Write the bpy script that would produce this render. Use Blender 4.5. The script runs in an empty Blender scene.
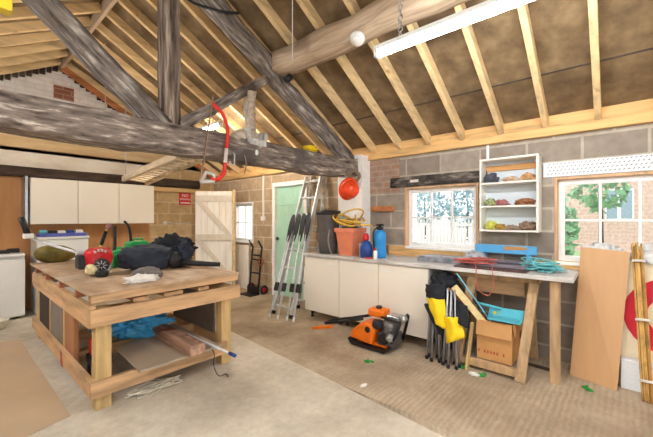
import bpy, bmesh, math, random
from mathutils import Vector, Matrix, noise
random.seed(7)
V = Vector
sc = bpy.context.scene
C = sc.collection
PI = math.pi

# ------------------------------------------------------------------ materials
def nmat(name):
    m = bpy.data.materials.new(name); m.use_nodes = True
    nt = m.node_tree; b = nt.nodes['Principled BSDF']
    return m, nt, b
def rgb(c):
    """sRGB 0-255 -> linear"""
    f = lambda v: (v/255/12.92) if v/255 <= 0.04045 else ((v/255+0.055)/1.055)**2.4
    return (f(c[0]), f(c[1]), f(c[2]), 1)
def plain(name, c, rough=0.5, metal=0.0, var=0.12, scale=14, bump=0.0, spec=0.4, stretch=(1,1,1)):
    """base colour broken up by noise"""
    m, nt, b = nmat(name)
    b.inputs['Roughness'].default_value = rough; b.inputs['Metallic'].default_value = metal
    b.inputs['Specular IOR Level'].default_value = spec
    tc = nt.nodes.new('ShaderNodeTexCoord'); mp = nt.nodes.new('ShaderNodeMapping')
    mp.inputs['Scale'].default_value = stretch
    n = nt.nodes.new('ShaderNodeTexNoise'); n.inputs['Scale'].default_value = scale; n.inputs['Detail'].default_value = 5
    nt.links.new(tc.outputs['Object'], mp.inputs[0]); nt.links.new(mp.outputs[0], n.inputs['Vector'])
    r = nt.nodes.new('ShaderNodeValToRGB')
    k = rgb(c); r.color_ramp.elements[0].position = 0.3; r.color_ramp.elements[1].position = 0.7
    r.color_ramp.elements[0].color = tuple(max(0, v*(1-var)) for v in k[:3])+(1,)
    r.color_ramp.elements[1].color = tuple(min(1, v*(1+var)) for v in k[:3])+(1,)
    nt.links.new(n.outputs['Fac'], r.inputs[0]); nt.links.new(r.outputs[0], b.inputs['Base Color'])
    if bump:
        bp = nt.nodes.new('ShaderNodeBump'); bp.inputs['Strength'].default_value = bump; bp.inputs['Distance'].default_value = 0.01
        nt.links.new(n.outputs['Fac'], bp.inputs['Height']); nt.links.new(bp.outputs[0], b.inputs['Normal'])
    return m
def multi(name, stops, axis=(1,1,1), scale=6, rough=0.7, detail=8, bump=0.2, dist=0.0, rot=(0,0,0), spec=0.3, spots=None, co='Object'):
    """noise -> colour ramp (stops: [(pos, rgb255)]), optional second spots layer (rgb, scale, lo, hi)"""
    m, nt, b = nmat(name)
    b.inputs['Roughness'].default_value = rough; b.inputs['Specular IOR Level'].default_value = spec
    tc = nt.nodes.new('ShaderNodeTexCoord'); mp = nt.nodes.new('ShaderNodeMapping')
    mp.inputs['Scale'].default_value = axis; mp.inputs['Rotation'].default_value = rot
    n = nt.nodes.new('ShaderNodeTexNoise'); n.inputs['Scale'].default_value = scale; n.inputs['Detail'].default_value = detail
    n.inputs['Distortion'].default_value = dist; n.inputs['Roughness'].default_value = 0.6
    nt.links.new(tc.outputs[co], mp.inputs[0]); nt.links.new(mp.outputs[0], n.inputs['Vector'])
    r = nt.nodes.new('ShaderNodeValToRGB'); cr = r.color_ramp
    while len(cr.elements) < len(stops): cr.elements.new(0.5)
    for e, (p, c) in zip(cr.elements, stops): e.position = p; e.color = rgb(c)
    nt.links.new(n.outputs['Fac'], r.inputs[0])
    out = r.outputs[0]
    if spots:
        n2 = nt.nodes.new('ShaderNodeTexNoise'); n2.inputs['Scale'].default_value = spots[1]; n2.inputs['Detail'].default_value = 6
        nt.links.new(tc.outputs['Object'], n2.inputs['Vector'])
        mr = nt.nodes.new('ShaderNodeMapRange'); mr.inputs[1].default_value = spots[2]; mr.inputs[2].default_value = spots[3]
        nt.links.new(n2.outputs['Fac'], mr.inputs[0])
        mx = nt.nodes.new('ShaderNodeMix'); mx.data_type = 'RGBA'
        nt.links.new(mr.outputs[0], mx.inputs[0]); nt.links.new(out, mx.inputs[6]); mx.inputs[7].default_value = rgb(spots[0])
        out = mx.outputs[2]
    nt.links.new(out, b.inputs['Base Color'])
    if bump:
        bp = nt.nodes.new('ShaderNodeBump'); bp.inputs['Strength'].default_value = bump; bp.inputs['Distance'].default_value = 0.01
        nt.links.new(n.outputs['Fac'], bp.inputs['Height']); nt.links.new(bp.outputs[0], b.inputs['Normal'])
    return m
def wood(name, c, dark=0.78, light=1.12, along='x', scale=5, rough=0.65, spots=None):
    ax = {'x': (0.12,1,1), 'y': (1,0.12,1), 'z': (1,1,0.12), 'a': (1,1,1)}[along]
    c1 = tuple(v*dark for v in c); c2 = tuple(min(255, v*light) for v in c)
    return multi(name, [(0.3, c1), (0.5, c), (0.7, c2)], ax, scale*3, rough, 6, 0.1, 0.3, spots=spots)
def masonry(name, plane, c1, c2, mortar, bw, rh, ms=0.012, zo=0.0, bump=0.5, stain=None, rough=0.85, mortar_smooth=0.1, lo=0.72):
    """running-bond blockwork; plane 'yz' or 'xz'"""
    m, nt, b = nmat(name); b.inputs['Roughness'].default_value = rough; b.inputs['Specular IOR Level'].default_value = 0.2
    tc = nt.nodes.new('ShaderNodeTexCoord'); sp = nt.nodes.new('ShaderNodeSeparateXYZ'); cb = nt.nodes.new('ShaderNodeCombineXYZ')
    nt.links.new(tc.outputs['Object'], sp.inputs[0])
    nt.links.new(sp.outputs['Y' if plane == 'yz' else 'X'], cb.inputs[0])
    ad = nt.nodes.new('ShaderNodeMath'); ad.operation = 'ADD'; ad.inputs[1].default_value = -zo
    nt.links.new(sp.outputs['Z'], ad.inputs[0]); nt.links.new(ad.outputs[0], cb.inputs[1])
    br = nt.nodes.new('ShaderNodeTexBrick')
    br.inputs['Scale'].default_value = 1; br.inputs['Brick Width'].default_value = bw; br.inputs['Row Height'].default_value = rh
    br.inputs['Mortar Size'].default_value = ms; br.inputs['Mortar Smooth'].default_value = mortar_smooth
    br.inputs['Color1'].default_value = rgb(c1); br.inputs['Color2'].default_value = rgb(c2); br.inputs['Mortar'].default_value = rgb(mortar)
    nt.links.new(cb.outputs[0], br.inputs['Vector'])
    n = nt.nodes.new('ShaderNodeTexNoise'); n.inputs['Scale'].default_value = 9; n.inputs['Detail'].default_value = 9
    nt.links.new(tc.outputs['Object'], n.inputs['Vector'])
    r = nt.nodes.new('ShaderNodeValToRGB'); r.color_ramp.elements[0].position = 0.3; r.color_ramp.elements[1].position = 0.72
    r.color_ramp.elements[0].color = (lo,lo*0.97,lo*0.95,1); r.color_ramp.elements[1].color = (1.0,1.0,1.0,1)
    nt.links.new(n.outputs['Fac'], r.inputs[0])
    mx = nt.nodes.new('ShaderNodeMix'); mx.data_type = 'RGBA'; mx.blend_type = 'MULTIPLY'; mx.inputs[0].default_value = 1
    nt.links.new(br.outputs['Color'], mx.inputs[6]); nt.links.new(r.outputs[0], mx.inputs[7])
    nt.links.new(mx.outputs[2], b.inputs['Base Color'])
    bp = nt.nodes.new('ShaderNodeBump'); bp.inputs['Strength'].default_value = bump; bp.inputs['Distance'].default_value = 0.012; bp.invert = True
    nt.links.new(br.outputs['Fac'], bp.inputs['Height'])
    bp2 = nt.nodes.new('ShaderNodeBump'); bp2.inputs['Strength'].default_value = 0.35; bp2.inputs['Distance'].default_value = 0.008
    nt.links.new(n.outputs['Fac'], bp2.inputs['Height']); nt.links.new(bp.outputs[0], bp2.inputs['Normal'])
    nt.links.new(bp2.outputs[0], b.inputs['Normal'])
    return m
def emit(name, c, s):
    m, nt, b = nmat(name); b.inputs['Emission Color'].default_value = c+(1,); b.inputs['Emission Strength'].default_value = s
    b.inputs['Base Color'].default_value = (0.9,0.9,0.9,1)
    return m
def clear(name, tint=(1,1,1), gl=0.07, alpha_col=None):
    m = bpy.data.materials.new(name); m.use_nodes = True; nt = m.node_tree; nt.nodes.clear()
    o = nt.nodes.new('ShaderNodeOutputMaterial'); mx = nt.nodes.new('ShaderNodeMixShader')
    t = nt.nodes.new('ShaderNodeBsdfTransparent'); t.inputs[0].default_value = tint+(1,)
    g = nt.nodes.new('ShaderNodeBsdfGlossy'); g.inputs['Roughness'].default_value = 0.05
    if alpha_col: g = nt.nodes.new('ShaderNodeBsdfDiffuse'); g.inputs[0].default_value = alpha_col+(1,)
    mx.inputs[0].default_value = gl
    nt.links.new(t.outputs[0], mx.inputs[1]); nt.links.new(g.outputs[0], mx.inputs[2]); nt.links.new(mx.outputs[0], o.inputs[0])
    return m

PINE_Y = wood('pine_along_y', (222,178,118), along='y', light=1.1)
PINE_X = wood('pine_along_x', (222,182,124), along='x', light=1.1)
PINE_RAFT = wood('rafter_pine', (230,200,150), along='x', dark=0.86, light=1.08, spots=((176,124,72), 6, 0.64, 0.76))
BENCH_X = wood('bench_timber_x', (204,164,122), along='x', dark=0.8)
BENCH_Y = wood('bench_timber_y', (206,168,126), along='y', dark=0.8)
BENCH_Z = wood('bench_post', (204,172,118), along='z', dark=0.85)
JOISTC = wood('red_timber', (178,112,82), along='x', dark=0.8)
BENCHTOP = multi('bench_ply', [(0.3,(158,126,98)),(0.5,(186,156,126)),(0.7,(204,178,148))], (1,0.3,1), 7, 0.6, 9, 0.08, spots=((214,200,180), 3, 0.55, 0.75))
OLD = multi('old_timber', [(0.33,(62,54,50)),(0.45,(112,102,96)),(0.56,(146,136,128)),(0.68,(212,204,194))], (0.25,1.4,1), 18, 0.85, 14, 0.8, 0.15, spots=((82,72,66), 3.4, 0.56, 0.7), co='UV')
OLD_TIE = multi('old_tie_beam', [(0.33,(62,52,48)),(0.45,(118,106,98)),(0.56,(144,130,120)),(0.68,(222,212,198))], (0.3,1.5,1), 17, 0.85, 14, 0.9, 0.2, spots=((92,84,82), 2.2, 0.54, 0.7), co='UV')
OLD_Z = multi('old_post', [(0.36,(56,44,38)),(0.46,(104,90,80)),(0.55,(136,120,108)),(0.65,(186,172,158))], (0.12,1.3,1), 14, 0.85, 12, 0.6, 0.3, co='UV')
OLD_P = multi('old_purlin', [(0.28,(120,100,82)),(0.45,(180,156,130)),(0.6,(206,184,158)),(0.74,(232,220,204))], (0.12,1.2,1), 12, 0.8, 12, 0.5, 0.3, spots=((150,128,108), 2.2, 0.56, 0.72), co='UV')
DARKBEAM = multi('dark_beam', [(0.3,(44,34,28)),(0.55,(78,62,52)),(0.75,(112,94,80))], (0.2,1,1), 14, 0.8, 8, 0.4)
LINTEL = multi('charred_lintel', [(0.34,(40,36,34)),(0.52,(84,76,70)),(0.66,(150,138,128))], (1,0.4,1.2), 18, 0.85, 12, 0.8)
SARK = multi('roof_sarking', [(0.3,(92,74,52)),(0.5,(122,100,72)),(0.7,(148,124,92))], (1,1,1), 5, 0.8, 12, 0.15, spots=((66,48,32), 1.3, 0.58, 0.74))
BLOCK = masonry('grey_blockwork', 'yz', (150,138,126), (176,164,150), (196,184,166), 0.45, 0.225, zo=0.13)
BLOCK_T = masonry('tan_blockwork', 'xz', (204,172,124), (216,186,140), (228,206,168), 0.45, 0.225, zo=0.13)
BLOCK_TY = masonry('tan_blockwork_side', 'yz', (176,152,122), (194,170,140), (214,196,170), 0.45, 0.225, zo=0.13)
REDBRICK = masonry('red_brick', 'yz', (182,136,112), (176,152,134), (186,166,148), 0.225, 0.075, ms=0.01)
REDBRICK_X = masonry('red_brick_gable', 'xz', (164,98,78), (150,108,92), (176,150,132), 0.225, 0.075, ms=0.008)
WHITEBRICK = masonry('white_painted_brick', 'xz', (240,236,230), (246,242,238), (232,226,220), 0.225, 0.075, ms=0.008, bump=0.35, lo=0.85)
PIERW = masonry('white_painted_pier', 'xz', (254,252,248), (254,252,250), (250,246,240), 0.45, 0.15, ms=0.006, bump=0.3, lo=0.93)
HOUSEBRICK = masonry('house_brick', 'yz', (230,198,184), (224,188,174), (232,206,194), 0.45, 0.15, ms=0.02)
PLASTER = multi('cream_plaster', [(0.3,(222,208,186)),(0.5,(242,232,216)),(0.7,(250,244,234))], (0.6,1,1.3), 3, 0.85, 9, 0.2, spots=((120,92,70), 5, 0.7, 0.78))
TANBEAM = multi('tan_limewashed_beam', [(0.3,(196,164,120)),(0.5,(218,188,144)),(0.7,(234,212,176))], (0.15,1,1), 8, 0.8, 8, 0.2)
PLY = multi('brown_ply_panel', [(0.3,(176,120,74)),(0.5,(196,142,92)),(0.7,(208,158,108))], (1,1,0.2), 4, 0.65, 6, 0.03)
WHITE = plain('white_melamine', (236,230,220), 0.4, var=0.03, scale=3)
CREAM = plain('cream_door_front', (240,230,214), 0.38, var=0.02, scale=3)
APPL = plain('white_enamel', (238,238,236), 0.3, var=0.02)
WHITEP = plain('white_gloss_paint', (240,238,234), 0.4, var=0.05)
WORN = multi('worn_white_boards', [(0.3,(226,216,200)),(0.5,(240,232,220)),(0.7,(246,240,232))], (1,1,0.2), 8, 0.6, 6, 0.06)
GREEN_D = plain('sage_green_door', (172,212,190), 0.5, var=0.05, scale=5)
WORKTOP = multi('worktop', [(0.3,(176,168,160)),(0.5,(200,194,188)),(0.7,(222,216,210))], (1,0.5,1), 8, 0.45, 7, 0.03, spots=((150,130,112), 4, 0.58, 0.7))
GLASS = clear('window_glass')
STEEL = plain('galvanised', (190,192,194), 0.35, 0.9, 0.1)
ALU = plain('aluminium', (218,220,222), 0.4, 0.3, 0.12, 20)
ALU_DIRTY = multi('splashed_aluminium', [(0.35,(150,148,144)),(0.5,(196,194,190)),(0.65,(228,226,222))], (1,1,0.5), 22, 0.55, 8, 0.1)
BLACK = plain('black_plastic', (30,30,33), 0.45, var=0.25)
BLACKM = plain('black_metal', (38,36,36), 0.45, 0.3, 0.2)
BLACKF = plain('black_cloth', (30,32,38), 0.85, var=0.3, scale=20, bump=0.2)
NAVYF = plain('dark_navy_cloth', (44,50,62), 0.8, var=0.3, scale=16, bump=0.2)
GREYF = plain('grey_felt', (116,108,104), 0.9, var=0.2, scale=40, bump=0.2)
WHITEF = plain('white_rag', (236,230,222), 0.9, var=0.08, scale=20, bump=0.2)
RED = plain('red_plastic', (200,34,40), 0.35, var=0.1)
REDP = plain('red_paint', (222,44,34), 0.4, var=0.1)
ORANGE = plain('orange_paint', (238,116,20), 0.42, var=0.12, scale=10)
HELMET = plain('orange_red_helmet', (238,76,34), 0.3, var=0.06)
TERRA = plain('terracotta_plastic', (222,130,96), 0.55, var=0.08, scale=8)
TUB = plain('dark_grey_rubber', (92,86,84), 0.7, var=0.15)
YELLOW = plain('yellow_hose', (222,178,66), 0.45, var=0.1)
YELF = plain('yellow_nylon', (246,208,24), 0.7, var=0.06)
BLUEP = plain('bright_blue_plastic', (40,140,206), 0.4, var=0.06)
BLUED = plain('deep_blue_plastic', (36,70,140), 0.4, var=0.15)
BLUEL = plain('pale_blue_painted_board', (92,172,222), 0.5, var=0.06)
TEAL = plain('teal_plastic', (92,190,206), 0.45, var=0.08)
GREENP = plain('green_plastic', (40,166,92), 0.4, var=0.08)
OLIVE = multi('olive_shell', [(0.3,(70,62,26)),(0.5,(112,98,44)),(0.7,(136,120,60))], (1,1,1), 6, 0.45, 5, 0.05)
CARD = plain('cardboard', (202,150,94), 0.8, var=0.06, scale=6)
BAMBOO = wood('bamboo', (190,142,74), along='z', dark=0.75, scale=8)
HARDB = plain('smooth_ply_sheet', (210,164,116), 0.6, var=0.04, scale=4, stretch=(1,6,0.6))
FBOARD = plain('hardboard_on_floor', (196,170,138), 0.75, var=0.06, scale=3)
SHELFB = plain('grey_brown_sheet', (178,160,138), 0.7, var=0.08, scale=4)
GREYB = plain('grey_board', (132,122,112), 0.75, var=0.12, scale=6)
DKMESH = plain('dark_panel', (70,58,52), 0.8, var=0.2)
BLUEBAG = plain('blue_polythene', (70,160,206), 0.35, var=0.25, scale=9, bump=0.3)
PURPLE = plain('purple_blue_lid', (92,100,180), 0.5, var=0.2)
CRUST = multi('mortar_crust', [(0.3,(150,134,120)),(0.5,(196,182,166)),(0.7,(222,212,198))], (1,1,1), 26, 0.9, 8, 0.8)
ROPER = plain('red_cable', (196,100,88), 0.5)
ROPET = plain('teal_rope', (110,190,196), 0.6)
CLEARP = clear('clear_polythene', (0.9,0.92,0.95), 0.35, (0.75,0.77,0.8))
SIGNR = plain('red_sign', (204,52,44), 0.4, var=0.04)
MATC = plain('cream_mat', (238,222,186), 0.85, var=0.04)
MATR = plain('red_mat', (206,42,58), 0.85, var=0.06)
LEAFG = plain('leaf_green', (132,178,138), 0.7, var=0.2, scale=3)
LEAFB = plain('leaf_blue_green', (150,184,190), 0.7, var=0.2, scale=3)
GRASSM = plain('lawn_green', (160,186,130), 0.9, var=0.15, scale=2)
TUBE = emit('lit_tube', (0.93,0.97,1.0), 84)
TUBEW = emit('lit_tube_warm', (1.0,0.9,0.76), 150)
COPPER = wood('orange_timber', (186,118,72), along='x', dark=0.8)
PELLET = plain('grit', (206,192,170), 0.9)

def floor_mat(name, stops, ribs, spots):
    m = multi(name, stops, (1,1,1), 1.6, 0.75, 12, 0.0, 0.2, spots=spots)
    nt = m.node_tree; b = nt.nodes['Principled BSDF']
    tc = nt.nodes.new('ShaderNodeTexCoord')
    n = nt.nodes.new('ShaderNodeTexNoise'); n.inputs['Scale'].default_value = 45; n.inputs['Detail'].default_value = 6
    nt.links.new(tc.outputs['Object'], n.inputs['Vector'])
    bp = nt.nodes.new('ShaderNodeBump'); bp.inputs['Strength'].default_value = 0.25; bp.inputs['Distance'].default_value = 0.006
    nt.links.new(n.outputs['Fac'], bp.inputs['Height'])
    last = bp
    src0 = b.inputs['Base Color'].links[0].from_socket
    ng = nt.nodes.new('ShaderNodeTexNoise'); ng.inputs['Scale'].default_value = 14; ng.inputs['Detail'].default_value = 12; ng.inputs['Roughness'].default_value = 0.7
    nt.links.new(tc.outputs['Object'], ng.inputs['Vector'])
    rg = nt.nodes.new('ShaderNodeValToRGB'); rg.color_ramp.elements[0].position = 0.34; rg.color_ramp.elements[1].position = 0.62
    rg.color_ramp.elements[0].color = (0.70,0.66,0.62,1); rg.color_ramp.elements[1].color = (1.05,1.05,1.05,1); nt.links.new(ng.outputs['Fac'], rg.inputs[0])
    mg = nt.nodes.new('ShaderNodeMix'); mg.data_type = 'RGBA'; mg.blend_type = 'MULTIPLY'; mg.inputs[0].default_value = 0.5
    nt.links.new(src0, mg.inputs[6]); nt.links.new(rg.outputs[0], mg.inputs[7]); nt.links.new(mg.outputs[2], b.inputs['Base Color'])
    if ribs:
        mp = nt.nodes.new('ShaderNodeMapping'); mp.inputs['Rotation'].default_value = (0,0,0.02)
        nt.links.new(tc.outputs['Object'], mp.inputs[0])
        w = nt.nodes.new('ShaderNodeTexWave'); w.bands_direction = 'Y'; w.inputs['Scale'].default_value = 8.0
        w.inputs['Distortion'].default_value = 3.5; w.inputs['Detail'].default_value = 3; w.inputs['Detail Scale'].default_value = 1.2
        nt.links.new(mp.outputs[0], w.inputs['Vector'])
        b2 = nt.nodes.new('ShaderNodeBump'); b2.inputs['Strength'].default_value = 0.2; b2.inputs['Distance'].default_value = 0.02
        nt.links.new(w.outputs['Fac'], b2.inputs['Height']); nt.links.new(bp.outputs[0], b2.inputs['Normal']); last = b2
        # patchy darker tint in the grooves between the ribs
        src = b.inputs['Base Color'].links[0].from_socket
        mx = nt.nodes.new('ShaderNodeMix'); mx.data_type = 'RGBA'; mx.blend_type = 'MULTIPLY'
        mr = nt.nodes.new('ShaderNodeMapRange'); mr.inputs[3].default_value = 0.5; mr.inputs[4].default_value = 0.0
        n3 = nt.nodes.new('ShaderNodeTexNoise'); n3.inputs['Scale'].default_value = 2.2; n3.inputs['Detail'].default_value = 4
        nt.links.new(tc.outputs['Object'], n3.inputs['Vector'])
        m3 = nt.nodes.new('ShaderNodeMapRange'); m3.inputs[1].default_value = 0.36; m3.inputs[2].default_value = 0.62; nt.links.new(n3.outputs['Fac'], m3.inputs[0])
        mu = nt.nodes.new('ShaderNodeMath'); mu.operation = 'MULTIPLY'
        nt.links.new(w.outputs['Fac'], mr.inputs[0]); nt.links.new(mr.outputs[0], mu.inputs[0]); nt.links.new(m3.outputs[0], mu.inputs[1]); nt.links.new(mu.outputs[0], mx.inputs[0])
        nt.links.new(src, mx.inputs[6]); mx.inputs[7].default_value = (0.62,0.56,0.5,1)
        nt.links.new(mx.outputs[2], b.inputs['Base Color'])
    nt.links.new(last.outputs[0], b.inputs['Normal'])
    return m
FLOOR = floor_mat('brushed_concrete', [(0.3,(166,146,122)),(0.5,(186,166,140)),(0.7,(204,186,160))], True, ((144,122,98), 1.3, 0.5, 0.72))
SLAB = floor_mat('smooth_concrete', [(0.3,(190,178,160)),(0.5,(208,197,178)),(0.7,(222,212,194))], False, ((170,156,136), 1.1, 0.55, 0.75))

# ------------------------------------------------------------------ shapes
def B(): return bmesh.new()
def hexa(bm, p):
    v = [bm.verts.new(q) for q in p]
    for f in ((0,3,2,1),(4,5,6,7),(0,1,5,4),(1,2,6,5),(2,3,7,6),(3,0,4,7)): bm.faces.new([v[i] for i in f])
    return v
def box(bm, x0, x1, y0, y1, z0, z1):
    return hexa(bm, [(x0,y0,z0),(x1,y0,z0),(x1,y1,z0),(x0,y1,z0),(x0,y0,z1),(x1,y0,z1),(x1,y1,z1),(x0,y1,z1)])
def frame_of(d, up=None):
    d = d.normalized(); up = V(up) if up else V((0,0,1))
    if abs(d.dot(up)) > 0.98: up = V((1,0,0))
    s = d.cross(up).normalized(); u = s.cross(d).normalized()
    return s, u
def beam(bm, p0, p1, w, h, up=None):
    p0, p1 = V(p0), V(p1); s, u = frame_of(p1-p0, up)
    q = []
    for p in (p0, p1):
        q += [p-s*w/2-u*h/2, p+s*w/2-u*h/2, p+s*w/2+u*h/2, p-s*w/2+u*h/2]
    return hexa(bm, q)
def timber(bm, p0, p1, w, h, n=16, jit=0.02, seed=0, w1=None, h1=None, up=None, rnd=0.1, bend=0.0):
    """hand-hewn baulk: rounded section, wavering along its length"""
    p0, p1 = V(p0), V(p1); s, u = frame_of(p1-p0, up); w1 = w1 or w; h1 = h1 or h
    prof = []
    for k in range(12):
        a = 2*PI*(k+0.5)/12; cx, cy = math.cos(a), math.sin(a)
        m = max(abs(cx), abs(cy)); e = (1-rnd)/m+rnd
        prof.append((cx*e*0.5, cy*e*0.5))
    rings = []
    for i in range(n+1):
        t = i/n; c = p0.lerp(p1, t)+u*bend*math.sin(PI*t); ww = w+(w1-w)*t; hh = h+(h1-h)*t; ring = []
        for a, b in prof:
            q = c+s*a*ww+u*b*hh
            o = noise.noise_vector(q*2.2+V((seed*7.3,seed,0)))*jit+noise.noise_vector(q*9+V((0,seed*3.1,0)))*jit*0.4
            ring.append(bm.verts.new(q+o))
        rings.append(ring)
    L = len(prof); uv = bm.loops.layers.uv.verify(); ln = (p1-p0).length
    for i in range(n):
        for k in range(L):
            f = bm.faces.new([rings[i][k], rings[i][(k+1)%L], rings[i+1][(k+1)%L], rings[i+1][k]])
            for lp, (a, b) in zip(f.loops, ((i,k),(i,k+1),(i+1,k+1),(i+1,k))): lp[uv].uv = (a/n*ln+seed*3.7, b/L*2*(w+h))
    bm.faces.new(rings[0][::-1]); bm.faces.new(rings[-1])
def spline(pts, n=8):
    pts = [V(p) for p in pts]; out = []
    for i in range(len(pts)-1):
        a = pts[max(i-1,0)]; b = pts[i]; c = pts[i+1]; d = pts[min(i+2,len(pts)-1)]
        for k in range(n):
            t = k/n; out.append(0.5*((2*b)+(c-a)*t+(2*a-5*b+4*c-d)*t*t+(3*b-a-3*c+d)*t**3))
    out.append(pts[-1]); return out
def tube(bm, pts, r, seg=8, r1=None, smoothn=0):
    if smoothn: pts = spline(pts, smoothn)
    pts = [V(p) for p in pts]; n = len(pts); rings = []; r1 = r if r1 is None else r1
    prev = None
    for i, p in enumerate(pts):
        d = (pts[min(i+1,n-1)]-pts[max(i-1,0)])
        if d.length < 1e-9: d = V((0,0,1))
        d.normalize()
        if prev is None: s, u = frame_of(d)
        else:
            s = prev-d*prev.dot(d)
            s = s.normalized() if s.length > 1e-6 else frame_of(d)[0]
            u = s.cross(d)
        prev = s; rr = r+(r1-r)*i/max(n-1,1)
        rings.append([bm.verts.new(p+(s*math.cos(2*PI*k/seg)+u*math.sin(2*PI*k/seg))*rr) for k in range(seg)])
    for i in range(n-1):
        for k in range(seg): bm.faces.new([rings[i][k], rings[i][(k+1)%seg], rings[i+1][(k+1)%seg], rings[i+1][k]])
    bm.faces.new(rings[0][::-1]); bm.faces.new(rings[-1])
def lathe(bm, prof, c, axis=(0,0,1), seg=24, cap=True):
    """prof: (radius, height) along axis from point c"""
    c = V(c); ax = V(axis).normalized(); s, u = frame_of(ax); rings = []
    for r, h in prof:
        rings.append([bm.verts.new(c+ax*h+(s*math.cos(2*PI*k/seg)+u*math.sin(2*PI*k/seg))*max(r,1e-4)) for k in range(seg)])
    for i in range(len(rings)-1):
        for k in range(seg): bm.faces.new([rings[i][k], rings[i][(k+1)%seg], rings[i+1][(k+1)%seg], rings[i+1][k]])
    if cap: bm.faces.new(rings[0][::-1]); bm.faces.new(rings[-1])
def prism(bm, poly, off):
    """poly: 3D points; extruded by the vector off"""
    off = V(off); a = [bm.verts.new(p) for p in poly]; b = [bm.verts.new(V(p)+off) for p in poly]; n = len(poly)
    bm.faces.new(a[::-1]); bm.faces.new(b)
    for i in range(n): bm.faces.new([a[i], a[(i+1)%n], b[(i+1)%n], b[i]])
def lump(bm, c, size, amp=0.2, seed=0, freq=1.6, sub=4, flat=None, rz=0.0, power=1.0):
    """soft heap: icosphere scaled, creased by noise; flat = z of the surface it rests on"""
    c = V(c); g = bmesh.ops.create_icosphere(bm, subdivisions=sub, radius=1.0)
    R = Matrix.Rotation(rz, 3, 'Z')
    for v in g['verts']:
        d = v.co.normalized()
        q = d*freq+V((seed*5.1,seed*2.3,seed))
        k = 1+amp*noise.noise(q)+amp*0.6*noise.noise(q*2.7)+amp*0.7*(abs(noise.noise(q*1.9+V((9,3,1))))-0.25)
        co = V((abs(d.x)**power*(1 if d.x >= 0 else -1)*size[0], abs(d.y)**power*(1 if d.y >= 0 else -1)*size[1], abs(d.z)**power*(1 if d.z >= 0 else -1)*size[2]))*k
        co = R@co+c
        if flat is not None and co.z < flat: co.z = flat+0.002*noise.noise(q*3)+0.002
        v.co = co
def torus(bm, c, R, r, axis=(0,0,1), seg=28, sg=8):
    s, u = frame_of(V(axis)); c = V(c)
    pts = [c+(s*math.cos(2*PI*k/seg)+u*math.sin(2*PI*k/seg))*R for k in range(seg)]
    rings = []
    ax = V(axis).normalized()
    for k, p in enumerate(pts):
        o = (p-c).normalized()
        rings.append([bm.verts.new(p+(o*math.cos(2*PI*j/sg)+ax*math.sin(2*PI*j/sg))*r) for j in range(sg)])
    for k in range(seg):
        for j in range(sg): bm.faces.new([rings[k][j], rings[k][(j+1)%sg], rings[(k+1)%seg][(j+1)%sg], rings[(k+1)%seg][j]])

# ------------------------------------------------------------------ objects
def root_loc(o):
    while o.parent: o = o.parent
    return o.location
def obj(name, bm, m, parent=None, smooth=False, bevel=0.0, label=None, kind=None):
    bmesh.ops.recalc_face_normals(bm, faces=bm.faces)
    if parent is not None:
        off = root_loc(parent)
        for v in bm.verts: v.co -= off
    me = bpy.data.meshes.new(name); bm.to_mesh(me); bm.free()
    for mm in (m if isinstance(m, (list, tuple)) else [m]): me.materials.append(mm)
    if smooth: me.shade_smooth()
    o = bpy.data.objects.new(name, me); C.objects.link(o)
    if parent is not None: o.parent = parent
    if bevel:
        md = o.modifiers.new('bevel', 'BEVEL'); md.width = bevel; md.segments = 2; md.limit_method = 'ANGLE'; md.angle_limit = math.radians(50)
    if label: o['label'] = label
    if kind: o['kind'] = kind
    return o
def thing(name, label, cat, loc=(0,0,0), group=None):
    o = bpy.data.objects.new(name, None); C.objects.link(o); o.location = loc; o.empty_display_size = 0.1
    o['label'] = label; o['category'] = cat
    if group: o['group'] = group
    return o
def tag(o, label, cat, group=None):
    o['label'] = label; o['category'] = cat
    if group: o['group'] = group
    return o
def solo(name, bm, m, label, cat, group=None, **k):
    """a thing that is one mesh: origin moved to the middle of its foot"""
    xs = [v.co.x for v in bm.verts]; ys = [v.co.y for v in bm.verts]; zs = [v.co.z for v in bm.verts]
    l = V(((min(xs)+max(xs))/2, (min(ys)+max(ys))/2, min(zs)))
    for v in bm.verts: v.co -= l
    o = obj(name, bm, m, **k); o.location = l
    return tag(o, label, cat, group)
def struct(name, bm, m, parent=None, **k):
    return obj(name, bm, m, parent, kind='structure', **k)
def sroot(name, loc=(0,0,0)):
    o = bpy.data.objects.new(name, None); C.objects.link(o); o.location = loc; o['kind'] = 'structure'; return o
def bx(*a):
    bm = B(); box(bm, *a); return bm

# ------------------------------------------------------------------ room
XL, XR, YF, YB = -1.5, 3.9, -2.8, 6.7
RX = 1.2                                              # ridge line
SL = 0.56                                             # roof pitch (rise per metre)
def under(x): return 2.27+SL*(XR-x) if x >= RX else 2.27+SL*(x-XL)   # rafter soffit
ROOFUP = 0.115
bm = bx(2.15, XR+0.2, YF, YB+0.2, -0.1, 0.0); struct('floor', bm, FLOOR)
bm = B(); prism(bm, [(XL,YF,0.004),(2.0,YF,0.004),(2.06,0.8,0.004),(2.15,1.8,0.004),(2.28,3.45,0.004),(2.3,YB,0.004),(XL,YB,0.004)], (0,0,-0.1))
struct('floor_slab', bm, SLAB)

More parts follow.
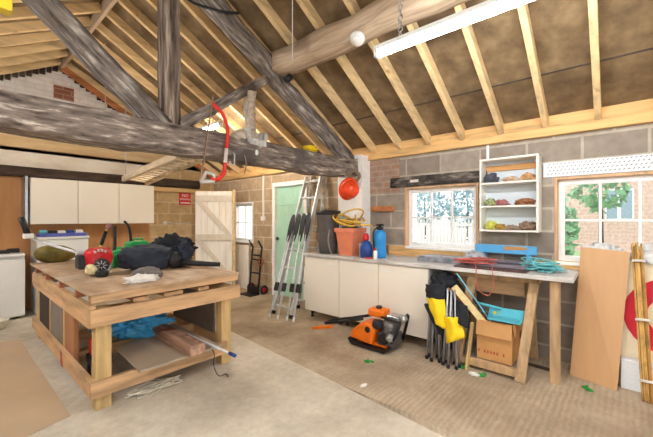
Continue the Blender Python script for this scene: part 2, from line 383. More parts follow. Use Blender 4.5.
def wall_x(name, x0, x1, y0, y1, z1, holes, m):
    ys = sorted({y0, y1, 2.9, *[h[0] for h in holes], *[h[1] for h in holes]}); bm = B()
    for a, b in zip(ys, ys[1:]):
        zs = [0.0]
        hs = sorted([h for h in holes if h[0] <= a and h[1] >= b], key=lambda h: h[2]); z = 0.0
        for h in hs:
            if h[2] > z: box(bm, x0, x1, a, b, z, h[2])
            z = h[3]
        box(bm, x0, x1, a, b, z, z1)
    o = struct(name, bm, m)
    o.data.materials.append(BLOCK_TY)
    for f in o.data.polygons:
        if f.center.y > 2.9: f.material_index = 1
    return o
W1 = (1.14, 2.04, 1.0, 1.78); W2 = (-0.78, 0.44, 0.94, 1.78); W3 = (5.26, 6.04, 0.90, 1.70); D1 = (3.80, 4.67, 0.0, 2.02)
wr = wall_x('wall_right', XR, XR+0.2, YF, YB+0.2, 2.27, [W1, W2, W3, D1], BLOCK)
bm = bx(XR-0.004, XR+0.01, 2.12, 2.60, 1.72, 2.17); struct('brick_patch', bm, REDBRICK, wr)
bm = B(); box(bm, XL-0.2, XL, YF, YB+0.2, 0, 2.27); struct('wall_left', bm, BLOCK)
# gable at the far end
def gable(y0, y1, z0):
    bm = B(); x0, x1 = XL, XR
    prism(bm, [(x0,y0,z0),(x1,y0,z0),(x1,y0,under(x1)+ROOFUP),(RX,y0,under(RX)+ROOFUP),(x0,y0,under(x0)+ROOFUP)], (0,y1-y0,0))
    return bm
wb = struct('wall_back', gable(YB, YB+0.2, 2.62), WHITEBRICK)
struct('block_face', bx(2.55, XR, YB, YB+0.2, 0, 2.62), BLOCK_T, wb)
struct('plaster_face', bx(XL, 2.55, YB, YB+0.2, 2.1, 2.62), PLASTER, wb)
struct('ply_panel', bx(XL, 1.93, YB-0.012, YB+0.2, 0, 2.1), PLY, wb)
struct('ply_panel', bx(1.936, 2.55, YB-0.012, YB+0.2, 0, 2.1), PLY, wb)
struct('brick_patch', bx(1.12, 1.38, YB-0.012, YB+0.05, 3.29, 3.50), REDBRICK_X, wb)
struct('brick_patch', bx(0.62, 0.86, YB-0.012, YB+0.05, 3.10, 3.24), REDBRICK_X, wb)
# ragged dark gap under the verge
bm = B()
for k in range(34):
    x = RX+0.03+k*0.078; z = under(x)-0.02
    if x > XR-0.05: break
    box(bm, x, x+0.055+0.02*random.random(), YB-0.03, YB+0.01, z-0.03-0.05*random.random(), z+0.1)
for k in range(34):
    x = RX-0.03-k*0.078; z = under(x)-0.02
    if x < XL+0.05: break
    box(bm, x-0.055-0.02*random.random(), x, YB-0.03, YB+0.01, z-0.01-0.03*random.random(), z+0.1)
struct('verge_gap', bm, DARKBEAM, wb)
bm = B(); timber(bm, (XL,YB-0.06,2.065), (3.5,YB-0.06,2.085), 0.14, 0.15, 20, 0.012, 3); struct('trim_1', bm, DARKBEAM, smooth=True)
bm = bx(XL, 3.3, YB-0.10, YB, 2.43, 2.64); struct('trim_2', bm, TANBEAM, bevel=0.01)
bm = bx(2.5, 3.75, YB-0.08, YB, 1.91, 1.99); struct('trim_3', bm, PINE_X, bevel=0.004)
# front wall with the wide open garage doorway the daylight comes through
bm = gable(YF-0.2, YF, 2.27)
box(bm, XL, -1.3, YF-0.2, YF, 0, 2.27); box(bm, 3.7, XR, YF-0.2, YF, 0, 2.27)
struct('wall_front', bm, BLOCK)
# white painted pier under the truss
bm = bx(3.70, XR, 2.58, 3.00, 0, 2.25)
for v in list(bm.verts): pass
bmesh.ops.subdivide_edges(bm, edges=bm.edges, cuts=5, use_grid_fill=True)
for v in bm.verts: v.co += noise.noise_vector(v.co*6)*0.012
struct('pier', bm, PIERW, wr)
# wall plate and eaves board
struct('trim_4', bx(XR-0.06, XR+0.1, YF, YB, 2.185, 2.265), PINE_Y, bevel=0.004)
struct('trim_5', bx(XR-0.005, XR+0.05, YF, YB, 2.265, 2.40), PINE_Y)
struct('trim_6', bx(XL-0.1, XL+0.06, YF, YB, 2.185, 2.265), PINE_Y)

# roof: sarking sheets, rafters, ridge
ceil = sroot('ceiling')
for side in (1, -1):
    bm = B()
    xe = XR+0.3 if side == 1 else XL-0.3
    ze = under(xe)+ROOFUP if side == 1 else 2.27+SL*(xe-XL)+ROOFUP
    zr = under(RX)+ROOFUP
    prism(bm, [(RX,YF-0.3,zr),(xe,YF-0.3,ze),(xe,YF-0.3,ze+0.03),(RX,YF-0.3,zr+0.03)], (0, YB-YF+0.6, 0))
    struct('sarking', bm, SARK, ceil)
    bm = B()                                           # lap between the two rows of sheets
    xm = RX+side*2.24; zm = under(xm)+ROOFUP
    box(bm, xm-0.007, xm+0.007, YF, YB, zm-0.006, zm+0.006)
    struct('sheet_lap', bm, DKMESH, ceil)
    for k in range(-7, 17):
        y = 0.112+0.4*k
        if y > YB-0.05: continue
        bm = B(); xo = XR+0.12 if side == 1 else XL-0.12
        z0 = 2.27-SL*0.12+0.057; z1 = under(RX)+0.057
        beam(bm, (xo,y,z0), (RX+side*0.02,y,z1), 0.05, 0.1)
        struct('rafter', bm, PINE_RAFT, ceil, bevel=0.003)
struct('ridge_board', bx(RX-0.018, RX+0.018, YF, YB, under(RX)-0.05, under(RX)+0.1), OLD_P, ceil)
bm = B(); beam(bm, (XR-0.02,YB-0.16,2.23), (RX,YB-0.16,under(RX)-0.03), 0.06, 0.09); struct('gable_rafter', bm, COPPER, ceil)
# ------------------------------------------------------------------ truss and purlins
YT = 2.77
tr = thing('roof_truss', 'weathered grey king-post roof truss spanning the room below the rafters', 'roof truss', (RX,YT,1.86))
bm = B(); timber(bm, (XL+0.02,YT,1.985), (3.78,YT,2.065), 0.22, 0.21, 40, 0.03, 1, 0.24, 0.25); obj('tie_beam', bm, OLD_TIE, tr, smooth=True)
bm = B(); timber(bm, (RX+0.01,YT,2.03), (RX,YT,3.62), 0.13, 0.13, 16, 0.015, 2, up=(0,1,0)); obj('king_post', bm, OLD_Z, tr, smooth=True)
bm = B(); timber(bm, (RX-0.04,YT,2.11), (0.06,YT,3.07), 0.12, 0.15, 16, 0.014, 3); obj('strut', bm, OLD, tr, smooth=True)
bm = B(); timber(bm, (RX+0.04,YT,2.13), (2.20,YT,2.83), 0.10, 0.10, 14, 0.012, 4); obj('strut', bm, OLD, tr, smooth=True)
bm = B(); timber(bm, (3.76,YT,2.10), (RX+0.03,YT,3.57), 0.13, 0.17, 24, 0.03, 5); obj('principal_rafter', bm, OLD, tr, smooth=True)
bm = B(); timber(bm, (-1.36,YT,2.10), (RX-0.03,YT,3.57), 0.13, 0.17, 24, 0.03, 6); obj('principal_rafter', bm, OLD, tr, smooth=True)
PUX = 2.345
bm = B(); timber(bm, (PUX,YF+0.02,3.02), (PUX,YT+0.05,3.02), 0.20, 0.20, 34, 0.03, 7); 
solo('purlin', bm, OLD_P, 'thick pale limewashed purlin log crossing the rafters up to the right of the truss', 'roof beam', smooth=True)
# ------------------------------------------------------------------ windows and doors
def window(name, y0, y1, z0, z1, cols, rows, lining, depth=0.05):
    w = sroot(name, (XR,(y0+y1)/2,z0))
    bm = B(); t = 0.025
    box(bm, XR-0.02, XR+0.14, y0, y0+t, z0, z1); box(bm, XR-0.02, XR+0.14, y1-t, y1, z0, z1); box(bm, XR-0.02, XR+0.14, y0+t, y1-t, z1-t, z1)
    struct('window_lining', bm, lining, w, bevel=0.003)
    struct('window_sill', bx(XR-0.05, XR+0.16, y0+t, y1-t, z0, z0+0.03), WHITEP, w, bevel=0.004)
    a0, a1, b0, b1 = y0+t, y1-t, z0+0.03, z1-t; f = 0.05; x0, x1 = XR+depth, XR+depth+0.045
    bm = B()
    box(bm, x0, x1, a0, a0+f, b0, b1); box(bm, x0, x1, a1-f, a1, b0, b1); box(bm, x0, x1, a0+f, a1-f, b0, b0+f); box(bm, x0, x1, a0+f, a1-f, b1-f, b1)
    struct('window_frame', bm, WHITEP, w, bevel=0.004)
    bm = B()
    for i in range(1, cols):
        y = a0+f+(a1-a0-2*f)*i/cols; box(bm, x0+0.005, x1-0.005, y-0.011, y+0.011, b0+f, b1-f)
    for i in range(1, rows):
        z = b0+f+(b1-b0-2*f)*i/rows; box(bm, x0+0.004, x1-0.004, a0+f, a1-f, z-0.011, z+0.011)
    struct('glazing_bars', bm, WHITEP, w, bevel=0.003)
    struct('window_glass', bx(x0+0.02, x0+0.024, a0+f, a1-f, b0+f, b1-f), GLASS, w)
    return w
LINING = wood('window_lining_timber', (206,166,128), along='z', dark=0.85)
window('window_1', *W1, 3, 2, LINING)
window('window_2', *W2, 4, 2, LINING)
window('window_3', *W3, 2, 2, WHITEP, 0.08)
bm = B(); timber(bm, (XR-0.005,1.05,1.845), (XR-0.005,2.24,1.855), 0.06, 0.125, 16, 0.012, 9); struct('trim_7', bm, LINTEL, wr, smooth=True)
solo('paper_label', bx(XR-0.048, XR-0.040, 1.84, 1.95, 1.835, 1.868), WHITEF, 'small pale scrap fixed to the charred lintel over the middle window', 'label')
struct('trim_8', bx(XR-0.02, XR+0.0, -0.9, 0.53, 1.785, 1.925), STEEL, wr)
# pressed steel lintel: rows of keying slots
bm = B()
for r in range(4):
    for k in range(46):
        y = 0.50-0.031*k-(0.015 if r % 2 else 0); z = 1.805+r*0.032
        prism(bm, [(XR-0.0225,y,z),(XR-0.0225,y-0.014,z+0.008),(XR-0.0225,y-0.016,z+0.016),(XR-0.0225,y-0.003,z+0.009)], (0.003,0,0))
struct('keying_slots', bm, DKMESH, wr)
# white paint over the steel lintel
bm = bx(XR-0.0215, XR-0.0195, -0.9, 0.53, 1.787, 1.923); struct('lintel_paint', bm, plain('lintel_white', (226,228,230), 0.5, var=0.05), wr)

d = sroot('door_1', (XR,4.25,0))
bm = B(); y0, y1 = D1[0], D1[1]
box(bm, XR-0.03, XR+0.12, y1-0.07, y1, 0, 2.02); box(bm, XR-0.03, XR+0.12, y0, y0+0.07, 0, 2.02); box(bm, XR-0.03, XR+0.12, y0+0.07, y1-0.07, 1.95, 2.02)
struct('door_frame', bm, WHITEP, d, bevel=0.004)
bm = B()
for k in range(7):
    a = y0+0.072+k*0.1052; box(bm, XR+0.04, XR+0.075, a, a+0.1035, 0.01, 1.945)
struct('door_leaf', bm, GREEN_D, d, bevel=0.003)
bm = B(); box(bm, XR+0.02, XR+0.04, y0+0.08, y1-0.08, 1.62, 1.74); box(bm, XR+0.02, XR+0.04, y0+0.08, y1-0.08, 0.2, 0.34); box(bm, XR+0.02, XR+0.04, y0+0.08, y1-0.08, 0.92, 1.06)
struct('door_rail', bm, GREEN_D, d, bevel=0.003)
bm = B(); lathe(bm, [(0.012,0),(0.012,0.03),(0.026,0.04),(0.03,0.06),(0.02,0.075)], (XR+0.04,4.54,1.02), (-1,0,0), 14); struct('door_handle', bm, BLACKM, d, smooth=True)

# open ledged and braced door in the far corner
h0, h1 = V((3.60,5.52,0)), V((3.14,6.05,0)); dd = (h1-h0).normalized(); nn = V((-dd.y, dd.x, 0))
if nn.dot(V((0,0,0))-h0) < 0: nn = -nn
L = (h1-h0).length
d2 = sroot('door_2', h0)
bm = B()
for k in range(6):
    a = h0+dd*(L*k/6+0.002); b = h0+dd*(L*(k+1)/6-0.002)
    prism(bm, [a+V((0,0,0.03)), b+V((0,0,0.03)), b+V((0,0,1.9)), a+V((0,0,1.9))], nn*0.022)
struct('door_leaf', bm, WORN, d2, bevel=0.003)
bm = B(); o = nn*0.036
for z in (1.76, 1.02, 0.25): beam(bm, h0+dd*0.01+o+V((0,0,z)), h1-dd*0.01+o+V((0,0,z)), 0.022, 0.12)
beam(bm, h1-dd*0.06+o*1.01+V((0,0,1.72)), h0+dd*0.06+o*1.01+V((0,0,1.08)), 0.02, 0.085)
beam(bm, h1-dd*0.06+o*1.01+V((0,0,0.98)), h0+dd*0.06+o*1.01+V((0,0,0.3)), 0.02, 0.085)
struct('door_brace', bm, plain('worn_brace', (214,202,184), 0.6, var=0.08), d2, bevel=0.003)
struct('door_post', bx(3.60, 3.64, 5.475, 5.52, 0, 1.93), PINE_RAFT, d2, bevel=0.003)

# ------------------------------------------------------------------ outside
struct('ground_outside', bx(XR+0.2, 45, -25, 30, -0.12, -0.02), plain('pale_paving', (226,222,214), 0.8, var=0.05, scale=1))
struct('driveway_outside', bx(-15, 20, -20, YF-0.2, -0.12, -0.02), plain('pale_drive', (216,208,198), 0.8, var=0.05, scale=1))
solo('lawn', bx(11, 17.5, -8, 3.0, -0.02, 0.02), GRASSM, 'strip of pale lawn before the brick house outside the right window', 'lawn')
hs = thing('house', 'pink brick house with white windows seen through the right window', 'house', (21,-2,0))
obj('wall', bx(18, 24, -9, 3.2, -0.02, 5.0), HOUSEBRICK, hs)
bm = B(); prism(bm, [(17.6,-9.3,5.0),(24.4,-9.3,5.0),(21,-9.3,7.6)], (0,12.8,0)); obj('roof', bm, plain('slate', (120,112,112), 0.7), hs)
for (a, b, z0, z1) in ((-0.6,0.3,1.3,2.6), (1.7,2.5,1.3,2.6), (-3.6,-2.2,1.2,2.6)):
    f = obj('window', bx(17.95, 18.02, a, b, z0, z1), WHITEP, hs)
    bm = B()
    for i in range(2): box(bm, 17.93, 17.96, a+0.06+(b-a)/2*i, a+(b-a)/2*(i+1)-0.06, z0+0.08, z1-0.08)
    obj('pane', bm, plain('house_pane', (150,170,186), 0.2), f)
# white fence beyond the middle window
fn = thing('fence', 'white picket fence seen through the middle window', 'fence', (18,8,0))
bm = B()
for k in range(46):
    y = 4.2+k*0.19; prism(bm, [(18,y,0.05),(18,y+0.09,0.05),(18,y+0.09,1.28),(18,y+0.045,1.36),(18,y,1.28)], (0.025,0,0))
obj('picket', bm, plain('fence_grey_white', (196,190,180), 0.7), fn, kind='stuff')
bm = B(); box(bm, 18.025, 18.07, 4.1, 13.0, 0.3, 0.4); box(bm, 18.025, 18.07, 4.1, 13.0, 1.0, 1.1); obj('rail', bm, WHITEP, fn)
bm = B()
for k in range(5): box(bm, 18.03, 18.13, 4.2+k*2.1, 4.3+k*2.1, -0.02, 1.3)
obj('post', bm, WHITEP, fn)
def tree(name, label, c, r, h, m, seed, n=900, trunk=True, cat='tree'):
    z0 = 0.021 if c[0] < 17.5 else -0.02; t = thing(name, label, cat, (c[0],c[1],z0)); rnd = random.Random(seed)
    bm = B(); tube(bm, [(c[0],c[1],z0),(c[0]+0.05,c[1],h*0.5),(c[0],c[1]+0.05,h*0.8)], 0.09 if trunk else 0.03, 8, 0.03); obj('trunk', bm, DARKBEAM, t)
    bm = B()
    for i in range(n):
        a = rnd.uniform(0, 2*PI); u = rnd.uniform(-1, 1); k = rnd.uniform(0.45, 1)**0.5*(1+0.25*noise.noise(V((math.cos(a)*2,math.sin(a)*2,u*2+seed))))
        s = math.sqrt(1-u*u); zc = h-r*1.0 if trunk else h/2
        p = V((c[0]+math.cos(a)*s*r*k, c[1]+math.sin(a)*s*r*k, zc+u*(r if trunk else h/2)*k))
        q = Matrix.Rotation(rnd.uniform(0,6), 3, V((rnd.uniform(-1,1),rnd.uniform(-1,1),rnd.uniform(-1,1))))
        w = 0.1+0.08*rnd.random()
        bm.faces.new([bm.verts.new(p+q@V(z)) for z in ((-w,0,0),(0,-w*0.6,0.02),(w,0,0),(0,w*0.6,0.02))])
    obj('foliage', bm, m, t, kind='stuff')
tree('tree', 'blue-green tree behind the picket fence, left of the middle window panes', (22,10.0), 1.42, 3.6, LEAFB, 2)
tree('tree', 'blue-green tree behind the picket fence, right in the middle window', (22,7.1), 1.42, 3.6, LEAFB, 3)
tree('bush', 'round green bush before the brick house outside the right window', (12.5,1.55), 0.75, 2.1, LEAFG, 4, 800, False, 'bush')
tree('tree', 'slim green tree standing before the brick house outside the right window', (15,0.35), 0.8, 3.2, LEAFG, 5, 300)
bm = B(); box(bm, 9.0, 9.16, 4.42, 4.58, -0.02, 2.6); box(bm, 9.0, 9.16, 4.2, 5.9, 2.6, 2.75)
solo('porch_post', bm, WHITEP, 'white porch post and beam outside the left panes of the middle window', 'post')

# ------------------------------------------------------------------ workbench
TZ = 0.86
wbn = thing('workbench', 'big rough timber workbench with a plywood top standing on the concrete slab', 'workbench', (1.25,3.9,0))
bm = bx(0.64, 1.86, 2.74, 5.14, 0.842, TZ); obj('bench_top', bm, BENCHTOP, wbn, bevel=0.002)
for (a, b, c2, d2_) in ((0.70,0.80,2.785,2.885), (1.70,1.80,2.785,2.885), (0.70,0.80,4.98,5.08), (1.70,1.80,4.98,5.08)):
    obj('leg', bx(a, b, c2, d2_, 0.004, 0.735), BENCH_Z, wbn, bevel=0.004)
obj('apron', bx(0.66, 1.88, 2.745, 2.785, 0.615, 0.735), BENCH_X, wbn, bevel=0.003)
obj('apron', bx(0.66, 1.84, 5.08, 5.12, 0.615, 0.735), BENCH_X, wbn, bevel=0.003)
obj('apron', bx(0.66, 0.70, 2.785, 5.08, 0.60, 0.76), BENCH_Y, wbn, bevel=0.003)
obj('apron', bx(1.80, 1.84, 2.785, 5.08, 0.615, 0.735), BENCH_Y, wbn, bevel=0.003)
for y in (2.75, 3.16, 3.72, 4.32, 4.92):
    obj('joist', bx(0.665, 1.855, y, y+0.045, 0.762 if y > 2.8 else 0.785, 0.841), JOISTC if y > 2.8 else BENCH_X, wbn, bevel=0.003)
for (x, w) in ((0.95,0.11),(1.18,0.16),(1.48,0.10)):
    obj('packing_block', bx(x, x+w, 2.80, 3.02, 0.735, 0.765), BENCH_Y, wbn, bevel=0.003)
obj('lower_rail', bx(0.66, 1.74, 2.745, 2.785, 0.115, 0.225), BENCH_X, wbn, bevel=0.003)
obj('lower_rail', bx(0.66, 0.70, 2.785, 5.08, 0.115, 0.225), BENCH_Y, wbn, bevel=0.003)
obj('lower_rail', bx(0.66, 1.84, 5.08, 5.12, 0.115, 0.225), BENCH_X, wbn, bevel=0.003)
obj('lower_rail', bx(1.80, 1.84, 2.885, 4.98, 0.115, 0.225), BENCH_Y, wbn, bevel=0.003)
for y in (3.50, 4.10): obj('shelf_bearer', bx(0.745, 1.80, y, y+0.09, 0.14, 0.225), BENCH_X, wbn, bevel=0.003)
obj('side_panel', bx(0.705, 0.72, 4.44, 4.95, 0.11, 0.66), DKMESH, wbn, label='dark side panel')
obj('side_panel', bx(0.705, 0.722, 3.84, 4.34, 0.11, 0.66), GREYB, wbn, label='grey side panel')
obj('side_panel', bx(0.705, 0.74, 3.42, 3.72, 0.11, 0.66), wood('brown_side_board', (170,120,84), along='z'), wbn, label='brown side board')
obj('stud', bx(0.705, 0.75, 4.36, 4.42, 0.11, 0.66), BENCH_Z, wbn); obj('stud', bx(0.705, 0.75, 3.76, 3.82, 0.11, 0.66), BENCH_Z, wbn)
bm = bx(1.825, 1.835, 3.35, 4.4, 0.235, 0.60)
solo('board', bx(1.772, 1.79, 3.05, 3.95, 0.226, 0.60), GREYB, 'grey-brown board standing on edge inside the right end of the workbench', 'board')
bm = B(); prism(bm, [(0.95,2.66,0.228),(1.62,2.66,0.228),(1.62,3.62,0.228),(0.98,3.30,0.228)], (0,0,0.018))
solo('board', bm, SHELFB, 'grey-brown sheet lying on the lower rails under the workbench', 'board', bevel=0.002)
bm = B(); beam(bm, (1.37,2.60,0.29), (1.38,3.46,0.29), 0.13, 0.085)
solo('plank', bm, wood('red_brown_plank', (190,150,126), along='y', dark=0.7, spots=((126,70,48), 5, 0.55, 0.66)), 'thick red-brown plank lying on the sheet under the workbench', 'plank', bevel=0.006)
pl = thing('pole', 'thin pale metal pole sticking out from under the workbench', 'pole', (1.56,2.9,0.25))
bm = B(); tube(bm, [(1.545,2.40,0.262),(1.52,3.6,0.262)], 0.011, 8); obj('shaft', bm, ALU, pl, smooth=True)
bm = B(); tube(bm, [(1.545,2.33,0.262),(1.545,2.41,0.262)], 0.015, 8); obj('cap', bm, BLUED, pl, smooth=True)
bm = B(); tube(bm, [(1.53,2.74,0.24),(1.55,2.66,0.20),(1.53,2.63,0.10),(1.56,2.60,0.01),(1.62,2.58,0.012),(1.60,2.52,0.012)], 0.004, 6, smoothn=5)
solo('wire', bm, BLACKM, 'bent dark wire hanging off the lower rail beside the right bench leg', 'wire', smooth=True)
bm = B(); lump(bm, (1.21,3.56,0.35), (0.29,0.20,0.13), 0.5, 3, 2.2, 5, 0.247, -0.35)
solo('plastic_bag', bm, BLUEBAG, 'crumpled blue plastic bag on the shelf under the workbench', 'bag', smooth=True)
rt = thing('power_tool', 'red and black power tool under the front left of the workbench', 'power tool', (0.86,3.30,0.004))
bm = B(); box(bm, 0.80, 0.92, 3.24, 3.40, 0.22, 0.36); obj('body', bm, RED, rt, bevel=0.02)
bm = B(); box(bm, 0.79, 0.93, 3.2, 3.44, 0.145, 0.22); obj('base', bm, BLACK, rt, bevel=0.01)
bm = B(); tube(bm, [(0.86,3.22,0.34),(0.86,3.22,0.45),(0.86,3.36,0.47),(0.86,3.40,0.34)], 0.02, 8, smoothn=5); obj('handle', bm, BLACK, rt, smooth=True)
bm = B()
for leg_ in ((0.81,3.22),(0.91,3.22),(0.81,3.42),(0.91,3.42)): box(bm, leg_[0]-0.012, leg_[0]+0.012, leg_[1]-0.012, leg_[1]+0.012, 0.004, 0.15)
obj('foot', bm, BLACK, rt)
def tangle(name, m, label, cat, c, rx, ry, z, n, r, seed, hz=0.03, k=7):
    rnd = random.Random(seed); pts = []
    for i in range(n):
        a = i*2.4+rnd.uniform(-0.6,0.6); q = rnd.uniform(0.45,1)
        pts.append((c[0]+math.cos(a)*rx*q, c[1]+math.sin(a)*ry*q, z+r+rnd.uniform(0,hz)))
    bm = B(); tube(bm, pts, r, 6, smoothn=k)
    return solo(name, bm, m, label, cat, smooth=True)
tangle('string_tangle', plain('pale_string', (214,204,184), 0.8), 'tangle of pale string on the concrete under the front bench rail', 'string', (1.12,2.80), 0.24, 0.13, 0.004, 24, 0.005, 5)
bm = B(); tube(bm, [(0.655,3.6,0.23),(0.650,3.58,0.20),(0.652,3.55,0.12),(0.648,3.58,0.14),(0.655,3.64,0.235)], 0.004, 6, smoothn=5)
solo('red_cord', bm, ROPER, 'short red cord looped over the left lower rail of the workbench', 'cord', smooth=True)

# --- on the bench
# brushcutter
bc = thing('brushcutter', 'red petrol brushcutter engine with a bent silver handlebar lying on the workbench', 'brushcutter', (0.98,3.55,TZ))
bm = B(); lump(bm, (1.01,3.58,TZ+0.155), (0.105,0.09,0.095), 0.16, 4, 1.8, 4, None, 0.3, 0.6); obj('engine_cover', bm, RED, bc, smooth=True)
bm = B(); lump(bm, (0.95,3.52,TZ+0.06), (0.05,0.07,0.055), 0.06, 5, 1.5, 3, TZ+0.02, 0, 0.8); obj('fuel_tank', bm, plain('cream_tank', (222,208,160), 0.35), bc, smooth=True)
bm = B(); lathe(bm, [(0.03,0),(0.055,0.005),(0.06,0.035),(0.045,0.05),(0.02,0.055)], (1.02,3.49,TZ+0.105), (-0.35,-0.93,-0.1), 18); obj('recoil_starter', bm, BLACK, bc, smooth=True)
bm = B()
for k in range(8):
    a = k*PI/4; ax = V((-0.35,-0.93,-0.1)).normalized(); s, u = frame_of(ax); p = V((1.02,3.49,TZ+0.105))+ax*0.056
    beam(bm, p+(s*math.cos(a)+u*math.sin(a))*0.015, p+(s*math.cos(a)+u*math.sin(a))*0.045, 0.007, 0.006)
obj('starter_grille', bm, STEEL, bc)
bm = B()
for k in range(4): box(bm, 0.955+k*0.026, 0.97+k*0.026, 3.47, 3.60, TZ+0.222-abs(k-1.5)*0.008, TZ+0.25-abs(k-1.5)*0.012)
obj('cooling_fin', bm, plain('pale_badge', (206,180,170), 0.4), bc)
bm = B(); box(bm, 0.86, 0.93, 3.56, 3.70, TZ+0.06, TZ+0.19); obj('air_filter', bm, BLACK, bc, bevel=0.015)
bm = B(); lathe(bm, [(0.045,0),(0.05,0.01),(0.05,0.045),(0.035,0.06)], (1.0,3.42,TZ+0.002), (0,0,1), 14); obj('fuel_cap', bm, BLACK, bc, smooth=True)
bm = B(); lump(bm, (1.08,3.60,TZ+0.08), (0.04,0.05,0.08), 0.1, 8, 1.5, 3, TZ, 0, 0.8); obj('muffler', bm, ALU, bc, smooth=True)
bm = B(); tube(bm, [(0.90,3.70,TZ+0.16),(0.93,3.92,TZ+0.15),(0.90,4.10,TZ+0.165),(0.73,4.30,TZ+0.24),(0.60,4.40,TZ+0.30),(0.55,4.41,TZ+0.35),(0.535,4.41,TZ+0.38)], 0.014, 8, smoothn=5); obj('handlebar', bm, ALU, bc, smooth=True)
bm = B(); tube(bm, [(0.535,4.41,TZ+0.37),(0.515,4.40,TZ+0.44),(0.485,4.39,TZ+0.53)], 0.03, 10, 0.026); obj('grip', bm, BLACK, bc, smooth=True)
bm = B(); box(bm, 0.50, 0.58, 4.37, 4.45, TZ+0.32, TZ+0.37); obj('clamp', bm, APPL, bc, bevel=0.008)
bm = B(); box(bm, 0.92, 0.985, 3.90, 3.98, TZ+0.10, TZ+0.2); obj('gear_clamp', bm, ALU, bc, bevel=0.01)
for ch in bc.children:
    if ch.name.split('.')[0] not in ('handlebar','grip','clamp'): ch.location = (-0.085,0.03,0)
# olive pod
bm = B()
lathe(bm, [(0.001,0),(0.05,0.015),(0.085,0.06),(0.104,0.13),(0.108,0.2),(0.095,0.28),(0.07,0.34),(0.035,0.395),(0.001,0.42)], (0.66,5.02,TZ+0.111), (1,-0.05,-0.06), 22, False)
solo('garden_tool_case', bm, OLIVE, 'olive green pod-shaped case lying at the far left corner of the workbench', 'case', smooth=True)
# petrol cans
def can(c, w, d_, h, label, spout):
    t = thing('petrol_can', label, 'petrol can', (c[0],c[1],TZ), 'petrol cans')
    bm = B(); x, y = c; box(bm, x-w/2, x+w/2, y-d_/2, y+d_/2, TZ+0.001, TZ+h*0.8)
    prism(bm, [(x-w/2,y-d_/2,TZ+h*0.8),(x+w/2,y-d_/2,TZ+h*0.8),(x+w/2,y-d_/2,TZ+h*0.88),(x+w*0.3,y-d_/2,TZ+h),(x-w*0.3,y-d_/2,TZ+h),(x-w/2,y-d_/2,TZ+h*0.88)], (0,d_,0))
    obj('body', bm, GREENP, t, bevel=0.015)
    bm = B(); tube(bm, [(x-w*0.2,y,TZ+h*0.97),(x-w*0.15,y,TZ+h*1.1),(x+w*0.25,y,TZ+h*1.1),(x+w*0.3,y,TZ+h*0.97)], 0.012, 8); obj('handle', bm, GREENP, t, smooth=True)
    bm = B(); tube(bm, [(x-w*0.28,y,TZ+h*0.9)]+[(x+a, y, TZ+b) for a, b in spout], 0.017, 10, 0.013, smoothn=5); obj('spout', bm, BLACK, t, smooth=True)
can((1.52,4.36), 0.24, 0.17, 0.25, 'green petrol can with tall curved black spout behind the black bag on the workbench', ((-0.07,0.30),(-0.09,0.42),(-0.14,0.49)))
can((1.22,4.02), 0.15, 0.15, 0.185, 'green petrol can with straight black spout behind the red engine on the workbench', ((-0.035,0.24),(-0.035,0.40),(-0.035,0.44)))
ls = thing('shears', 'yellow and black handled shears standing up behind the red engine', 'shears', (1.12,4.2,TZ))
bm = B(); tube(bm, [(1.02,4.18,TZ+0.004),(1.10,4.2,TZ+0.22),(1.165,4.22,TZ+0.40)], 0.014, 8, 0.012); obj('handle', bm, plain('yellow_grip', (206,190,110), 0.5), ls, smooth=True)
bm = B(); tube(bm, [(1.105,4.2,TZ+0.23),(1.155,4.215,TZ+0.38)], 0.019, 8); obj('grip', bm, BLACK, ls, smooth=True)
bm = B(); lump(bm, (1.185,4.22,TZ+0.43), (0.03,0.03,0.035), 0.05, 3, 1, 3); obj('end_cap', bm, plain('pink_cap', (160,110,110), 0.5), ls, smooth=True)
bm = B(); lump(bm, (1.30,4.0,TZ+0.05), (0.05,0.05,0.06), 0.2, 13, 1.4, 3, TZ); solo('rag', bm, WHITEF, 'small white rag between the two green petrol cans', 'rag', smooth=True)
# leaf blower and jacket
bl = thing('leaf_blower', 'black leaf blower with a soft collecting bag and long nozzle on the workbench', 'leaf blower', (1.45,3.5,TZ))
bm = B(); lump(bm, (1.33,3.58,TZ+0.125), (0.24,0.13,0.13), 0.16, 6, 1.5, 5, TZ, -0.45, 0.75); obj('bag', bm, NAVYF, bl, smooth=True)
bm = B(); tube(bm, [(1.60,3.42,TZ+0.07),(1.72,3.33,TZ+0.05),(1.85,3.235,TZ+0.035),(1.925,3.18,TZ+0.03)], 0.036, 12, 0.022); obj('nozzle', bm, BLACK, bl, smooth=True)
bm = B(); lump(bm, (1.57,3.46,TZ+0.09), (0.09,0.075,0.09), 0.1, 7, 1.4, 4, TZ); obj('motor_housing', bm, BLACK, bl, smooth=True)
jk = thing('jacket', 'crumpled black jacket heaped over the leaf blower', 'jacket', (1.6,3.56,TZ))
bm = B(); lump(bm, (1.61,3.62,TZ+0.18), (0.20,0.13,0.14), 0.42, 8, 1.9, 5, TZ+0.03, -0.5); obj('body', bm, BLACKF, jk, smooth=True)
bm = B(); lump(bm, (1.50,3.72,TZ+0.20), (0.05,0.05,0.09), 0.4, 9, 2, 4); lump(bm, (1.69,3.50,TZ+0.15), (0.11,0.07,0.12), 0.5, 10, 2.2, 4, TZ+0.02, 0.6); obj('sleeve', bm, NAVYF, jk, smooth=True)
bm = B(); lump(bm, (1.14,3.04,TZ+0.045), (0.12,0.075,0.055), 0.2, 11, 1.3, 4, TZ, -0.3); solo('felt_cap', bm, GREYF, 'grey felt cap on the front of the workbench', 'cap', smooth=True)
bm = B(); lump(bm, (1.06,2.93,TZ+0.015), (0.12,0.06,0.045), 0.5, 12, 2.2, 4, TZ, -0.1); solo('rag', bm, WHITEF, 'crumpled white rag beside the grey cap on the workbench', 'rag', smooth=True)
